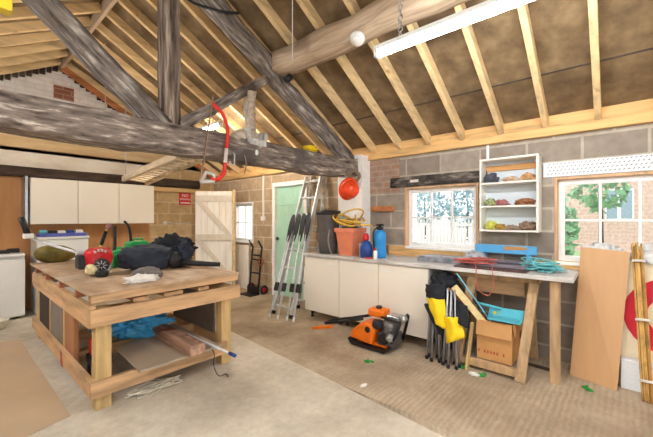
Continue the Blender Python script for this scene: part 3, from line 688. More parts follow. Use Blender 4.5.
bm = B(); lump(bm, (1.76,3.62,TZ+0.03), (0.05,0.04,0.03), 0.3, 14, 1.6, 3, TZ); solo('scrap', bm, plain('red_scrap', (176,86,70), 0.6), 'small reddish scrap beside the jacket on the workbench', 'scrap', smooth=True)

# ------------------------------------------------------------------ back wall units
for i, (a, b, lb) in enumerate(((0.80,1.36,'cream wall cupboard at the left end of the row on the far wall'), (1.365,1.93,'cream wall cupboard in the middle of the row on the far wall'), (1.935,2.50,'cream wall cupboard at the right end of the row next to the tan blocks'))):
    t = thing('wall_cupboard', lb, 'cupboard', ((a+b)/2,6.5,1.29), 'cream wall cupboards')
    obj('carcass', bx(a, b, 6.37, YB-0.012, 1.295, 1.975), WHITE, t, bevel=0.002)
    obj('door', bx(a+0.002, b-0.002, 6.35, 6.369, 1.297, 1.973), CREAM, t, bevel=0.003)
bm = B(); box(bm, 0.735, 0.775, 6.36, 6.40, 1.28, 1.99); box(bm, 0.735, 0.742, 6.36, YB-0.012, 1.28, 1.99)
solo('metal_strip', bm, STEEL, 'grey steel strip upright against the left cupboard on the far wall', 'strip')
fz = thing('freezer', 'white chest-height freezer by the brown panelled far wall', 'freezer', (0.2,6.4,0.004))
obj('body', bx(-0.2, 0.72, 6.18, 6.66, 0.03, 0.86), APPL, fz, bevel=0.012)
obj('door', bx(-0.2, 0.72, 6.135, 6.178, 0.05, 0.82), APPL, fz, bevel=0.012)
obj('lid', bx(-0.2, 0.72, 6.13, 6.67, 0.861, 0.90), APPL, fz, bevel=0.01)
bm = B(); box(bm, -0.15, -0.1, 6.2, 6.6, 0.004, 0.03); box(bm, 0.6, 0.66, 6.2, 6.6, 0.004, 0.03); obj('foot', bm, BLACK, fz)
bm = B(); box(bm, 0.30, 0.58, 6.25, 6.36, 0.902, 0.945); tube(bm, [(0.55,6.3,0.935),(0.68,6.28,0.935)], 0.03, 10)
solo('hand_tool', bm, BLACK, 'dark hand tool lying on top of the white freezer', 'tool', bevel=0.008)
bm = B(); lathe(bm, [(0.09,0),(0.13,0.10),(0.135,0.11),(0.125,0.11),(0.085,0.01)], (0.40,5.80,0.004), seg=24); solo('tub', bm, plain('cream_tub', (232,226,206), 0.5), 'cream plastic tub on the floor before the white freezer', 'tub', smooth=True)
wc = thing('storage_chest', 'white chest below the cream cupboards behind the workbench', 'chest', (1.15,6.4,0.004))
obj('body', bx(0.84, 1.44, 6.1, 6.66, 0.004, 1.08), APPL, wc, bevel=0.008); obj('lid', bx(0.83, 1.45, 6.08, 6.67, 1.081, 1.115), APPL, wc, bevel=0.008)
solo('flat_box', bx(0.86, 1.42, 6.10, 6.36, 1.117, 1.165), PURPLE, 'flat purple-blue box on top of the white chest', 'box', bevel=0.004)
for i, (x, m, h, nm, lb) in enumerate(((0.90,TEAL,0.045,'roll','teal roll at the left end on the purple-blue box'),(1.02,BLACK,0.035,'tool_case','black tool case on the purple-blue box next to the teal roll'),(1.12,WHITEF,0.03,'paper_pad','white paper pad in the middle on the purple-blue box'),(1.22,BLUED,0.035,'tin','blue tin on the purple-blue box right of its middle'),(1.33,WHITE,0.04,'packet','white packet at the right end on the purple-blue box'))):
    bm = B()
    if i == 0: tube(bm, [(x-0.03,6.15,1.19),(x+0.05,6.15,1.19)], 0.024, 12)
    else: box(bm, x-0.045, x+0.045, 6.12, 6.2, 1.166, 1.166+h); box(bm, x-0.035, x+0.035, 6.125, 6.195, 1.166+h, 1.174+h)
    solo(nm, bm, m, lb, nm.replace('_',' '), bevel=0.004)
# sign
sg = thing('sign', 'small red warning sign with white lettering on the tan block wall', 'sign', (3.24,YB-0.02,1.66))
obj('plate', bx(3.12, 3.36, YB-0.025, YB-0.005, 1.66, 1.91), SIGNR, sg, bevel=0.002)
def text(name, s, size, loc, rot, m, parent, ext=0.001):
    cu = bpy.data.curves.new(name, 'FONT'); cu.body = s; cu.size = size; cu.align_x = 'CENTER'; cu.align_y = 'CENTER'; cu.extrude = ext
    o = bpy.data.objects.new(name, cu); C.objects.link(o)
    dg = bpy.context.evaluated_depsgraph_get(); me = bpy.data.meshes.new_from_object(o.evaluated_get(dg)); bpy.data.objects.remove(o); bpy.data.curves.remove(cu)
    me.name = name; ob = bpy.data.objects.new(name, me); me.materials.clear(); me.materials.append(m); C.objects.link(ob)
    me.transform(Matrix.Translation(V(loc)-(root_loc(parent) if parent else V((0,0,0))))@rot)
    if parent: ob.parent = parent
    return ob
RXZ = Matrix.Rotation(PI/2, 4, 'X')
text('lettering', 'NO', 0.085, (3.24,YB-0.0265,1.85), RXZ, WHITEP, sg)
text('lettering', 'SMOKING', 0.052, (3.24,YB-0.0265,1.775), RXZ, WHITEP, sg)
obj('white_band', bx(3.14, 3.34, YB-0.027, YB-0.0255, 1.69, 1.712), WHITEP, sg)
bm = B(); box(bm, 2.80, 2.87, YB-0.03, YB, 1.26, 1.33); tube(bm, [(2.835,YB-0.03,1.295),(2.835,YB-0.05,1.29)], 0.012, 8)
solo('wall_switch', bm, APPL, 'small white switch on the tan block wall beside the cupboards', 'switch', bevel=0.003)
bm = B(); tube(bm, [(2.87,YB-0.012,1.295),(3.1,YB-0.012,1.28),(3.35,YB-0.012,1.285)], 0.006, 6); solo('cable', bm, APPL, 'thin white cable running right from the switch on the tan block wall', 'cable')
bm = B(); box(bm, XR-0.025, XR-0.001, 4.92, 4.955, 1.42, 2.184); box(bm, XR-0.04, XR-0.001, 4.89, 4.985, 1.34, 1.42)
solo('light_switch', bm, APPL, 'white conduit and switch on the block wall left of the green door', 'switch', bevel=0.003)
bm = B(); box(bm, XR-0.05, XR-0.02, 5.36, 5.85, 0.004, 0.86); solo('board', bm, WORN, 'pale board standing below the small far window', 'board', bevel=0.003)

# hand truck
ht = thing('hand_truck', 'black hand truck with red wheels against the block wall', 'hand truck', (3.72,5.0,0))
for y in (5.13, 4.86):
    bm = B(); tube(bm, [(3.70,y,0.02),(3.74,y,0.35),(3.78,y,0.78),(3.78,y-0.02,0.84),(3.66,y-0.07,0.98)], 0.017, 8); obj('rail', bm, BLACKM, ht, smooth=True)
for z, x in ((0.70,3.775),(0.62,3.765),(0.38,3.742),(0.12,3.712)):
    bm = B(); beam(bm, (x,5.13,z), (x,4.86,z), 0.02, 0.03); obj('crossbar', bm, BLACKM, ht)
bm = B(); box(bm, 3.50, 3.70, 4.82, 5.17, 0.004, 0.016); box(bm, 3.69, 3.705, 4.82, 5.17, 0.004, 0.12); obj('toe_plate', bm, BLACKM, ht)
for y in (5.19, 4.80):
    bm = B(); torus(bm, (3.79,y,0.085), 0.06, 0.025, (0,1,0)); w = obj('wheel', bm, BLACK, ht, smooth=True)
    bm = B(); lathe(bm, [(0.045,-0.02),(0.05,0),(0.045,0.02)], (3.79,y,0.085), (0,1,0), 16); obj('hub', bm, RED, w, smooth=True)
bm = B(); torus(bm, (3.72,4.80,0.60), 0.055, 0.013, (0.8,0.3,0)); solo('tape_ring', bm, plain('dull_red', (150,70,50), 0.6), 'dull red ring hung on the right rail of the hand truck', 'ring', smooth=True)

# ------------------------------------------------------------------ overhead
# fluorescent battens: two room lights, then three added unseen fill lamps
def batten(x, y0, y1, z, label, tm, chain):
    t = thing('fluorescent_or_fill_light', label, 'light', (x,(y0+y1)/2,z))
    obj('housing', bx(x-0.028, x+0.028, y0, y1, z+0.022, z+0.058), APPL, t, bevel=0.008)
    bm = B(); tube(bm, [(x,y0+0.02,z),(x,y1-0.02,z)], 0.02, 12); obj('tube', bm, tm, t, smooth=True)
    for y in (y0, y1-0.03): obj('end_cap', bx(x-0.028, x+0.028, y, y+0.03, z-0.022, z+0.022), APPL, t, bevel=0.008)
    for y in chain:
        bm = B(); zt = under(x); n = int((zt-z-0.058)/0.035)
        for k in range(n):
            c = V((x,y,z+0.058+0.0175+k*(zt-z-0.058)/n)); torus(bm, c, 0.016, 0.004, (1,0,0) if k % 2 else (0,1,0), 10, 5)
        obj('chain', bm, STEEL, t, smooth=True)
batten(1.94, -0.30, 1.24, 2.50, 'lit white fluorescent batten hung on chains in the upper right', TUBE, (1.05, -0.1))
batten(2.43, 4.0, 4.85, 2.64, 'small lit fluorescent batten beyond the truss, above the red bow saw', TUBEW, (4.2, 4.7))
batten(0.4, -1.9, -0.5, 2.45, 'added unseen fill-light batten hanging by the ridge at the open doorway', TUBE, (-0.7, -1.7))  # fill lamp added behind the camera, never in view
batten(-0.9, 0.3, 1.8, 2.42, 'added unseen fill-light batten hung over the left side of the garage before the truss', TUBE, (0.5, 1.6))  # out-of-frame lamp put in to brighten the near bay
batten(-0.9, 3.6, 5.1, 2.42, 'added unseen fill-light batten hung on the far left of the garage beyond the truss', TUBE, (3.9, 4.9))  # extra lamp outside the frame, added to lift the far bay
sm = thing('smoke_alarm', 'round white smoke alarm on the side of the pale purlin', 'smoke alarm', (2.24,1.55,2.96))
sx = V((2.29,1.64,2.915)); sax = V((-0.45,-0.1,-0.85))
bm = B(); lathe(bm, [(0.062,0),(0.065,0.012),(0.06,0.035),(0.045,0.042)], sx, sax, 24); obj('body', bm, APPL, sm, smooth=True)
bm = B(); lathe(bm, [(0.042,0.042),(0.04,0.05),(0.01,0.053)], sx, sax, 24); obj('sounder_grille', bm, WHITEP, sm, smooth=True)
bm = B(); tube(bm, [(1.92,2.05,3.36),(1.92,2.05,2.72)], 0.004, 6); solo('pull_cord', bm, APPL, 'thin white cord hanging from the rafters left of the smoke alarm', 'cord')
bm = B(); tube(bm, [(1.36,5.0,3.66),(1.365,5.0,2.45)], 0.004, 6); solo('pull_cord', bm, plain('pale_cord', (206,190,160), 0.8), 'thin pale cord hanging beyond the truss beside the left strut', 'cord')
bm = B(); tube(bm, [(1.30,2.9,3.50),(1.42,2.85,3.32),(1.62,2.7,3.26),(1.78,2.62,3.28)], 0.012, 8, smoothn=6); solo('cable', bm, BLACK, 'black cable looping from the ridge to the right principal rafter', 'cable', smooth=True)
bm = B(); tube(bm, [(2.36,2.55,2.86),(2.36,2.62,2.84)], 0.035, 14); solo('pipe_end', bm, BLACK, 'short black pipe end poking out beside the purlin joint on the truss', 'pipe', smooth=True)
# bow saw hung on the tie beam
bs = thing('bow_saw', 'red bow saw hanging on the front of the tie beam', 'saw', (1.5,2.60,1.70))
ys = 2.615
bm = B(); tube(bm, [(1.506,ys,2.375),(1.53,ys,2.36),(1.61,ys,2.30),(1.655,ys,2.19),(1.655,ys,2.08),(1.645,ys,2.00)], 0.016, 10, smoothn=5); obj('frame', bm, REDP, bs, smooth=True)
bm = B(); tube(bm, [(1.645,ys,2.005),(1.632,ys,1.87)], 0.0165, 10); obj('sleeve', bm, plain('pale_sleeve', (222,212,206), 0.5), bs, smooth=True)
bm = B(); tube(bm, [(1.632,ys,1.875),(1.62,ys,1.79),(1.57,ys,1.73),(1.50,ys,1.715)], 0.018, 10, smoothn=5); obj('lower_frame', bm, REDP, bs, smooth=True)
bm = B(); beam(bm, (1.506,ys,2.375), (1.40,ys,1.70), 0.004, 0.024, (0,1,0)); obj('blade', bm, plain('rusty_blade', (160,130,106), 0.5, 0.5), bs)
bm = B(); tube(bm, [(1.40,ys,1.69),(1.52,ys,1.70),(1.525,ys,1.76),(1.45,ys,1.775),(1.41,ys,1.70)], 0.017, 10); obj('handle', bm, plain('grey_handle', (206,200,192), 0.4), bs, smooth=True)
# hanging hook
bm = B(); tube(bm, [(1.72,2.63,1.98),(1.72,2.60,1.96),(1.71,2.59,1.86),(1.68,2.59,1.86),(1.66,2.59,1.89)], 0.008, 6); solo('hook', bm, ALU, 'grey metal hook on the tie beam right of the bow saw', 'hook', smooth=True)
bm = B(); tube(bm, [(1.85,2.635,1.98),(1.86,2.62,1.9),(1.84,2.62,1.80)], 0.005, 6, smoothn=4); solo('wire', bm, plain('rust_wire', (150,120,96), 0.6), 'short rusty wire dangling from the tie beam right of the hook', 'wire', smooth=True)
bm = B(); lump(bm, (1.98,2.62,2.02), (0.018,0.018,0.028), 0.1, 3, 1, 3); solo('insulator', bm, APPL, 'small white insulator on the tie beam below the crusted post', 'insulator', smooth=True)
# mortar crusted post with brackets
mp_ = thing('crusted_post', 'pale mortar-crusted post standing on the tie beam left of the purlin joint', 'post', (1.95,YT,2.12))
bm = B(); timber(bm, (2.0,YT-0.06,2.13), (1.985,YT-0.05,2.66), 0.085, 0.07, 26, 0.03, 12, up=(0,1,0)); obj('post', bm, CRUST, mp_, smooth=True)
bm = B(); lump(bm, (1.86,YT-0.07,2.17), (0.09,0.05,0.06), 0.3, 13, 2.2, 4, 2.10); obj('mortar_lump', bm, CRUST, mp_, smooth=True)
bm = B(); box(bm, 1.90, 1.94, YT-0.12, YT+0.02, 2.12, 2.26); box(bm, 2.10, 2.14, YT-0.12, YT+0.02, 2.12, 2.25); box(bm, 1.92, 2.12, YT-0.13, YT-0.115, 2.10, 2.16); obj('bracket', bm, ALU_DIRTY, mp_, bevel=0.004)
bm = B(); lump(bm, (2.86,YT-0.03,2.215), (0.11,0.06,0.035), 0.3, 15, 1.6, 4, 2.165); solo('yellow_cloth', bm, YELF, 'yellow cloth lying on top of the tie beam towards the right pier', 'cloth', smooth=True)
yl = thing('yellow_tray', 'yellow plastic tray hung under the rafters in the top left corner', 'tray', (0.18,2.46,2.49))
obj('body', bx(0.08, 0.235, 2.42, 2.50, 2.485, 2.62), plain('translucent_yellow', (246,214,60), 0.4), yl, bevel=0.01)
bm = B(); tube(bm, [(0.16,2.46,2.61),(0.16,2.5,3.22)], 0.004, 6); obj('hanger', bm, STEEL, yl)
# wooden ladder stored overhead
lo = thing('wooden_ladder', 'old wooden ladder stored flat below the tie beam', 'ladder', (1.7,4.2,1.9))
A0, A1 = V((1.569,5.0,1.915)), V((1.365,2.95,1.95)); B0, B1 = V((1.859,5.0,1.88)), V((1.617,2.97,1.965))
LW = wood('ladder_wood', (218,198,168), along='y', dark=0.8)
for a, b in ((A0,A1),(B0,B1)):
    bm = B(); beam(bm, a, b, 0.032, 0.07); obj('stile', bm, LW, lo, bevel=0.004)
for k in range(12):
    t = 0.04+k*0.08; bm = B(); tube(bm, [A0.lerp(A1,t), B0.lerp(B1,t)], 0.014, 8); obj('rung', bm, LW, lo, smooth=True)
for p in (A1, B1):
    bm = B(); tube(bm, [p+V((0,0.05,0.03)), p+V((0,0.05,0.10)), p+V((0,-0.10,0.12))], 0.006, 6); obj('hanger', bm, STEEL, lo)
bm = B(); tube(bm, [A0+V((0,-0.1,0.03)), A0+V((0,-0.1,1.2))], 0.004, 6); obj('hanger', bm, STEEL, lo)
# helmet on the pier
hh = thing('safety_helmet', 'orange-red safety helmet hanging from the truss end by the white pier', 'helmet', (3.42,2.54,1.70))
hc = V((3.40,2.565,1.755)); hax = V((-0.30,-0.85,-0.28)).normalized()
bm = B(); lathe(bm, [(0.118,-0.02),(0.12,0.0),(0.115,0.04),(0.098,0.08),(0.068,0.112),(0.03,0.128),(0.002,0.131)], hc, hax, 28, False)
for v in bm.verts: v.co.x = hc.x+(v.co.x-hc.x)*1.0
obj('shell', bm, HELMET, hh, smooth=True)
bm = B(); s, u = frame_of(hax); lathe(bm, [(0.116,-0.02),(0.148,-0.026),(0.150,-0.018),(0.12,-0.005)], hc, hax, 28, False); obj('brim', bm, HELMET, hh, smooth=True)
bm = B(); 
for w in (-0.03, 0.03):
    pts = []
    for k in range(9):
        a = -1.0+2.0*k/8; pts.append(hc+hax*(0.126*math.cos(a)+0.002)+u*0.116*math.sin(a)+s*w)
    tube(bm, pts, 0.006, 6)
obj('shell_rib', bm, HELMET, hh, smooth=True)
bm = B(); tube(bm, [hc+V((-0.02,0,0.10)), hc+V((-0.01,0.05,0.16)), hc+V((0.02,0.12,0.22))], 0.005, 6); tube(bm, [hc+V((0.04,0,0.09)), hc+V((0.05,0.06,0.16)), hc+V((0.05,0.13,0.21))], 0.005, 6); obj('strap', bm, plain('strap_grey', (170,166,160), 0.7), hh, smooth=True)
bm = B()
for k in range(6): torus(bm, (3.50+0.012*k,2.60-0.004*k,1.93+0.006*(k%3)), 0.085-0.004*k, 0.006, (0.5,0.75,0.1), 24, 6)
solo('rope_coil', bm, plain('brown_rope', (140,120,98), 0.8), 'coil of brown rope hanging at the truss end above the orange helmet', 'rope', smooth=True)
solo('timber_batten', bx(XR-0.05, XR-0.0041, 2.19, 2.53, 1.475, 1.545), COPPER, 'short reddish timber batten fixed to the wall right of the white pier', 'batten', bevel=0.004)

# ------------------------------------------------------------------ counter along the right wall
WT0, WT1 = 0.862, 0.90
for i, (a, b, hy, lb) in enumerate(((2.66,3.27,2.72,'white base cupboard nearest the ladders'), (2.075,2.655,2.13,'white base cupboard in the middle, behind the orange compactor'), (1.466,2.07,2.01,'white base cupboard next to the folded camp chairs'))):
    t = thing('base_cupboard', lb, 'cupboard', (3.6,(a+b)/2,0), 'white base cupboards')
    obj('carcass', bx(3.32, 3.68, a, b, 0.11, WT0-0.001), WHITE, t, bevel=0.002)
    dr = obj('door', bx(3.30, 3.319, a+0.002, b-0.002, 0.115, WT0-0.012), CREAM, t, bevel=0.003)
    s_ = 1 if i < 2 else -1
    obj('handle', bx(3.292, 3.30, min(hy, hy+s_*0.13), max(hy, hy+s_*0.13), 0.775, 0.785), APPL, dr, bevel=0.002)
    for y in (a+0.05, b-0.05):
        for x in (3.40, 3.62):
            bm = B(); lathe(bm, [(0.022,0),(0.022,0.015),(0.016,0.02),(0.016,0.11)], (x,y,0.0), seg=12); obj('leg', bm, BLACK, t, smooth=True)
bm = B(); prism(bm, [(3.28,0.245,WT0),(3.895,0.245,WT0),(3.895,2.565,WT0),(3.68,2.565,WT0),(3.68,3.275,WT0),(3.28,3.275,WT0)], (0,0,WT1-WT0))
solo('worktop', bm, WORKTOP, 'long worn grey worktop running along the window wall', 'worktop', bevel=0.004)
TREST = wood('weathered_timber', (188,154,114), along='z', dark=0.8)
bm = bx(3.33, 3.40, 0.34, 0.41, 0, WT0-0.001); solo('post', bm, TREST, 'square timber post holding up the free end of the worktop', 'post', bevel=0.003)
ts = thing('trestle', 'rough timber trestle under the worktop, straddling the cardboard box', 'trestle', (3.45,0.86,0))
for y in (0.60, 1.13):
    bm = B(); beam(bm, (3.17,y,0.0), (3.46,y-0.06,0.80), 0.045, 0.075, (0,1,0)); obj('leg', bm, TREST, ts, bevel=0.003)
    bm = B(); beam(bm, (3.83,y,0.0), (3.57,y,0.80), 0.045, 0.07, (0,1,0)); obj('leg', bm, TREST, ts, bevel=0.003)
obj('top_rail', bx(3.43, 3.57, 0.50, 1.25, 0.80, WT0-0.001), TREST, ts, bevel=0.003)
obj('apron', bx(3.475, 3.495, 0.62, 1.25, 0.66, 0.799), wood('weathered_apron', (170,134,98), along='y', dark=0.75), ts, bevel=0.003)
obj('lower_rail', bx(3.17, 3.215, 0.58, 1.16, 0.03, 0.095), TREST, ts, bevel=0.003)
obj('lower_shelf', bx(3.215, 3.80, 0.62, 1.12, 0.06, 0.09), GREYB, ts)
# cardboard box
cb = thing('cardboard_box', 'brown cardboard box with faint red marks standing in the trestle', 'box', (3.35,0.85,0.091))
x0, x1, y0, y1, z0, z1 = 3.23, 3.53, 0.67, 0.96, 0.097, 0.45
bm = B(); t_ = 0.006
box(bm, x0, x1, y0, y1, z0, z0+t_); box(bm, x0, x0+t_, y0, y1, z0+t_, z1); box(bm, x1-t_, x1, y0, y1, z0+t_, z1); box(bm, x0+t_, x1-t_, y0, y0+t_, z0+t_, z1); box(bm, x0+t_, x1-t_, y1-t_, y1, z0+t_, z1)
obj('body', bm, CARD, cb)
bm = B(); prism(bm, [(x0-0.003,y0,z1),(x0-0.003,y1,z1),(x0-0.03,y1,z1-0.13),(x0-0.03,y0,z1-0.13)], (-0.004,0,0.001)); obj('flap', bm, CARD, cb)
bm = B(); prism(bm, [(x0,y0-0.002,z1),(x1,y0-0.002,z1),(x1,y0-0.02,z1-0.10),(x0,y0-0.02,z1-0.10)], (0,-0.004,0)); obj('flap', bm, CARD, cb)
bm = B()
yy = 0.95
for k in range(9):
    w = 0.012; y = yy-k*0.026
    if k in (1, 7): continue
    box(bm, x0-0.0015, x0, y-w, y, z0+0.06, z0+0.085)
obj('lettering', bm, plain('faded_red_ink', (176,66,40), 0.8), cb)
# dustpan, broom, sticks in the box
dp = thing('dustpan', 'teal dustpan lying on top of the cardboard box', 'dustpan', (3.35,0.78,0.44))
bm = B(); prism(bm, [(3.19,0.60,0.475),(3.19,0.86,0.475),(3.40,0.90,0.456),(3.42,0.61,0.456)], (0,0,0.008))
prism(bm, [(3.42,0.61,0.46),(3.40,0.90,0.46),(3.42,0.90,0.54),(3.44,0.61,0.54)], (0.008,0,0)); prism(bm, [(3.19,0.60,0.478),(3.42,0.61,0.46),(3.44,0.61,0.54)], (0,0.008,0)); prism(bm, [(3.19,0.86,0.478),(3.40,0.90,0.46),(3.42,0.90,0.54)], (0,-0.008,0)); obj('pan', bm, TEAL, dp, bevel=0.003)
bm = B(); tube(bm, [(3.41,0.80,0.535),(3.40,0.92,0.55),(3.385,1.0,0.56)], 0.014, 8); obj('handle', bm, TEAL, dp, smooth=True)
bm = B(); lump(bm, (3.36,0.84,0.50), (0.018,0.018,0.018), 0, 1, 1, 2); obj('knob', bm, YELLOW, dp, smooth=True)
bm = B(); tube(bm, [(3.33,0.80,0.11),(3.33,0.85,0.40),(3.27,1.16,0.845)], 0.0075, 8)
solo('broom_handle', bm, plain('pale_blue_handle', (112,184,204), 0.4), 'pale blue broom handle leaning out of the cardboard box', 'handle', smooth=True)
bm = B(); beam(bm, (3.27,0.86,0.36), (3.14,1.14,0.74), 0.02, 0.06); solo('spirit_level', bm, plain('cream_wood', (232,206,150), 0.5), 'cream wooden batten sloping up from the cardboard box to the camp chairs', 'batten', bevel=0.003)
bm = B(); beam(bm, (3.36,0.93,0.40), (3.24,1.24,0.70), 0.07, 0.02); solo('plank', bm, wood('brown_off', (150,96,58), along='y'), 'brown plank sloping behind the cream batten', 'plank', bevel=0.003)
bm = B(); tube(bm, [(3.42,0.90,0.43),(3.40,1.26,0.80)], 0.012, 8); solo('broom_handle', bm, BLACK, 'black broom handle leaning out of the cardboard box behind the blue one', 'handle', smooth=True)
for i, (x, y, lx) in enumerate(((3.20,1.20,0.05),)):
    bm = B(); beam(bm, (3.13,1.02,0.0), (3.195,0.99,0.42), 0.06, 0.018, (0,1,0)); solo('wood_offcut', bm, BENCH_Z, 'short timber offcut leaning beside the camp chairs', 'offcut', bevel=0.003)
bm = B(); lump(bm, (3.34,1.31,0.71), (0.14,0.12,0.11), 0.45, 31, 2.2, 4); lump(bm, (3.44,1.32,0.36), (0.11,0.10,0.36), 0.3, 33, 2, 4, 0.0); solo('bin_bag', bm, BLACKF, 'black bag of odds and ends stuffed under the worktop behind the camp chairs', 'bag', smooth=True)
# folded camp chairs
def camp_chair(cx, cy, label, seed, parts):
    t = thing('camp_chair', label, 'camp chair', (cx,cy,0), 'folded camp chairs'); rnd = random.Random(seed)
    for k in range(6):
        a = k*PI/3+seed; r0, r1 = 0.075, 0.035
        fx, fy = cx+math.cos(a)*r0*0.8, cy+math.sin(a)*r0
        bm = B(); tube(bm, [(fx,fy,0.012),(cx+math.cos(a+0.5)*r1,cy+math.sin(a+0.5)*r1,0.68+0.02*(k%3))], 0.0095, 8)
        lg = obj('leg', bm, plain('tube_grey', (176,176,180), 0.35, 0.6) if k == 0 and not bpy.data.materials.get('tube_grey') else bpy.data.materials['tube_grey'], t, smooth=True)
        bm = B(); lathe(bm, [(0.016,0),(0.017,0.02),(0.012,0.035)], (fx,fy,0.0), seg=10); obj('foot', bm, BLACK, lg, smooth=True)
    for nm, m, poly, off in parts:
        bm = B(); n = 9; rows = []
        (xa, ya, za), (xb, yb, zb), (xc, yc, zc), (xd, yd, zd) = poly
        for thick in (0, 1):
            g = []
            for i in range(n+1):
                for j in range(n+1):
                    u_, v_ = i/n, j/n
                    p = V((xa,ya,za)).lerp(V((xb,yb,zb)), u_).lerp(V((xd,yd,zd)).lerp(V((xc,yc,zc)), u_), v_)
                    p.x -= 0.05*math.sin(PI*u_)*off+0.02*noise.noise(V((u_*4+seed,v_*3,seed)))
                    p.z += 0.02*noise.noise(V((u_*3,v_*3+seed,7)))
                    p.x += 0.006*thick
                    g.append(bm.verts.new(p))
            rows.append(g)
        for g, fl in ((rows[0],1),(rows[1],-1)):
            for i in range(n):
                for j in range(n):
                    q = [g[i*(n+1)+j], g[(i+1)*(n+1)+j], g[(i+1)*(n+1)+j+1], g[i*(n+1)+j+1]]
                    bm.faces.new(q[::fl])
        edge = [(i,0) for i in range(n)]+[(n,j) for j in range(n)]+[(i,n) for i in range(n,0,-1)]+[(0,j) for j in range(n,0,-1)]
        for k in range(len(edge)):
            a = edge[k]; b = edge[(k+1)%len(edge)]; f = lambda g, e: g[e[0]*(n+1)+e[1]]
            bm.faces.new([f(rows[0],a), f(rows[0],b), f(rows[1],b), f(rows[1],a)])
        obj(nm, bm, m, t, smooth=True)
camp_chair(3.14, 1.33, 'folded yellow and black camp chair leaning against the cupboard end', 1.0, [
    ('back_panel', BLACKF, [(3.14,1.42,0.73),(3.10,1.20,0.76),(3.07,1.20,0.60),(3.10,1.40,0.61)], 1),
    ('seat_fabric', YELF, [(3.10,1.40,0.61),(3.07,1.20,0.62),(3.05,1.17,0.36),(3.07,1.31,0.41)], 1.1),
    ('arm_fabric', BLACKF, [(3.12,1.43,0.53),(3.09,1.36,0.56),(3.05,1.20,0.30),(3.08,1.27,0.28)], 0.6)])
camp_chair(3.10, 1.15, 'folded yellow and black camp chair nearest the cardboard box', 2.0, [
    ('back_panel', BLACKF, [(3.13,1.13,0.66),(3.12,1.01,0.58),(3.06,0.98,0.40),(3.06,1.09,0.46)], 1),
    ('seat_fabric', YELF, [(3.06,1.20,0.47),(3.04,1.06,0.49),(3.03,1.00,0.33),(3.03,1.17,0.23)], 1)])
for ob in bpy.data.objects:
    pass

# plate compactor
PCO = V((0.0,-0.06,0))
pc = thing('plate_compactor', 'orange and black plate compactor standing on the floor before the white cupboards', 'plate compactor', (3.08,2.0,0))
bm = B(); prism(bm, [(2.92,2.25,0.05),(2.91,2.20,0.012),(2.91,1.84,0.012),(2.91,1.79,0.05),(2.91,1.79,0.065),(2.91,1.85,0.03),(2.91,2.19,0.03),(2.92,2.25,0.065)], (0.32,0,0)); obj('base_plate', bm, BLACKM, pc, bevel=0.003)
bm = B(); prism(bm, [(2.93,2.24,0.07),(2.93,1.98,0.05),(2.93,1.94,0.20),(2.93,2.00,0.25),(2.93,2.10,0.24),(2.93,2.21,0.15)], (0.22,0,0)); obj('belt_cover', bm, ORANGE, pc, bevel=0.02)
bm = B(); lathe(bm, [(0.028,0),(0.03,0.002),(0.018,0.003)], (2.928,2.02,0.19), (-1,0,0), 18); obj('badge', bm, BLACK, pc)
bm = B(); box(bm, 2.98, 3.20, 1.84, 2.16, 0.032, 0.06); obj('deck', bm, ORANGE, pc, bevel=0.01)
bm = B(); box(bm, 3.02, 3.16, 1.90, 2.08, 0.29, 0.37); obj('fuel_tank', bm, ORANGE, pc, bevel=0.02)
bm = B(); lathe(bm, [(0.03,0),(0.032,0.015),(0.025,0.025)], (3.09,1.99,0.368), seg=14); obj('fuel_cap', bm, BLACK, pc, smooth=True)
bm = B(); box(bm, 2.98, 3.16, 1.78, 1.94, 0.06, 0.17)
lathe(bm, [(0.07,0),(0.075,0.02),(0.06,0.06),(0.075,0.065),(0.06,0.08),(0.075,0.085),(0.06,0.10),(0.075,0.105),(0.05,0.13)], (3.06,1.86,0.165), (-0.2,-0.25,1), 16)
obj('engine_block', bm, plain('engine_grey', (104,98,94), 0.45, 0.4, 0.3), pc, bevel=0.003)
bm = B(); lump(bm, (2.97,1.93,0.25), (0.045,0.05,0.045), 0.2, 81, 1.6, 3, None, 0, 0.7); obj('air_filter', bm, BLACK, pc, smooth=True)
bm = B(); lump(bm, (2.965,1.80,0.15), (0.03,0.035,0.04), 0.3, 82, 1.8, 3); obj('carburettor', bm, plain('alloy_grey', (168,164,156), 0.4, 0.4, 0.2), pc, smooth=True)
bm = B(); lathe(bm, [(0.02,0),(0.05,0.003),(0.052,0.03),(0.035,0.035)], (2.985,1.87,0.13), (-1,-0.2,0), 18); obj('recoil_starter', bm, BLACKM, pc, smooth=True)
bm = B(); box(bm, 3.06, 3.18, 1.76, 1.90, 0.27, 0.33); obj('exhaust', bm, STEEL, pc, bevel=0.015)
bm = B(); tube(bm, [(3.0,1.82,0.07),(2.97,1.74,0.18),(3.0,1.70,0.32),(3.12,1.70,0.35),(3.20,1.73,0.32),(3.22,1.80,0.07)], 0.014, 8); tube(bm, [(3.0,1.72,0.30),(3.02,1.92,0.31)], 0.012, 8); obj('roll_bar', bm, BLACKM, pc, smooth=True)
bm = B(); lathe(bm, [(0.03,-0.03),(0.036,0),(0.03,0.03)], (3.02,1.69,0.335), (1,0,0), 14); obj('lifting_eye', bm, STEEL, pc, smooth=True)
for x in (2.97, 3.14):
    bm = B(); tube(bm, [(x,2.10,0.27),(x-0.01,2.36,0.19),(x-0.03,2.56,0.14)], 0.015, 8); obj('handle', bm, BLACKM, pc, smooth=True)
bm = B(); tube(bm, [(2.935,2.56,0.14),(3.12,2.56,0.14)], 0.016, 8); obj('handle_crossbar', bm, BLACKM, pc, smooth=True)
bm = B(); beam(bm, (2.92,2.45,0.13), (2.84,2.66,0.09), 0.03, 0.03); obj('handle_grip', bm, ORANGE, pc, bevel=0.006)
pc.location += PCO; pc.scale = (1.1,1.1,1.1)
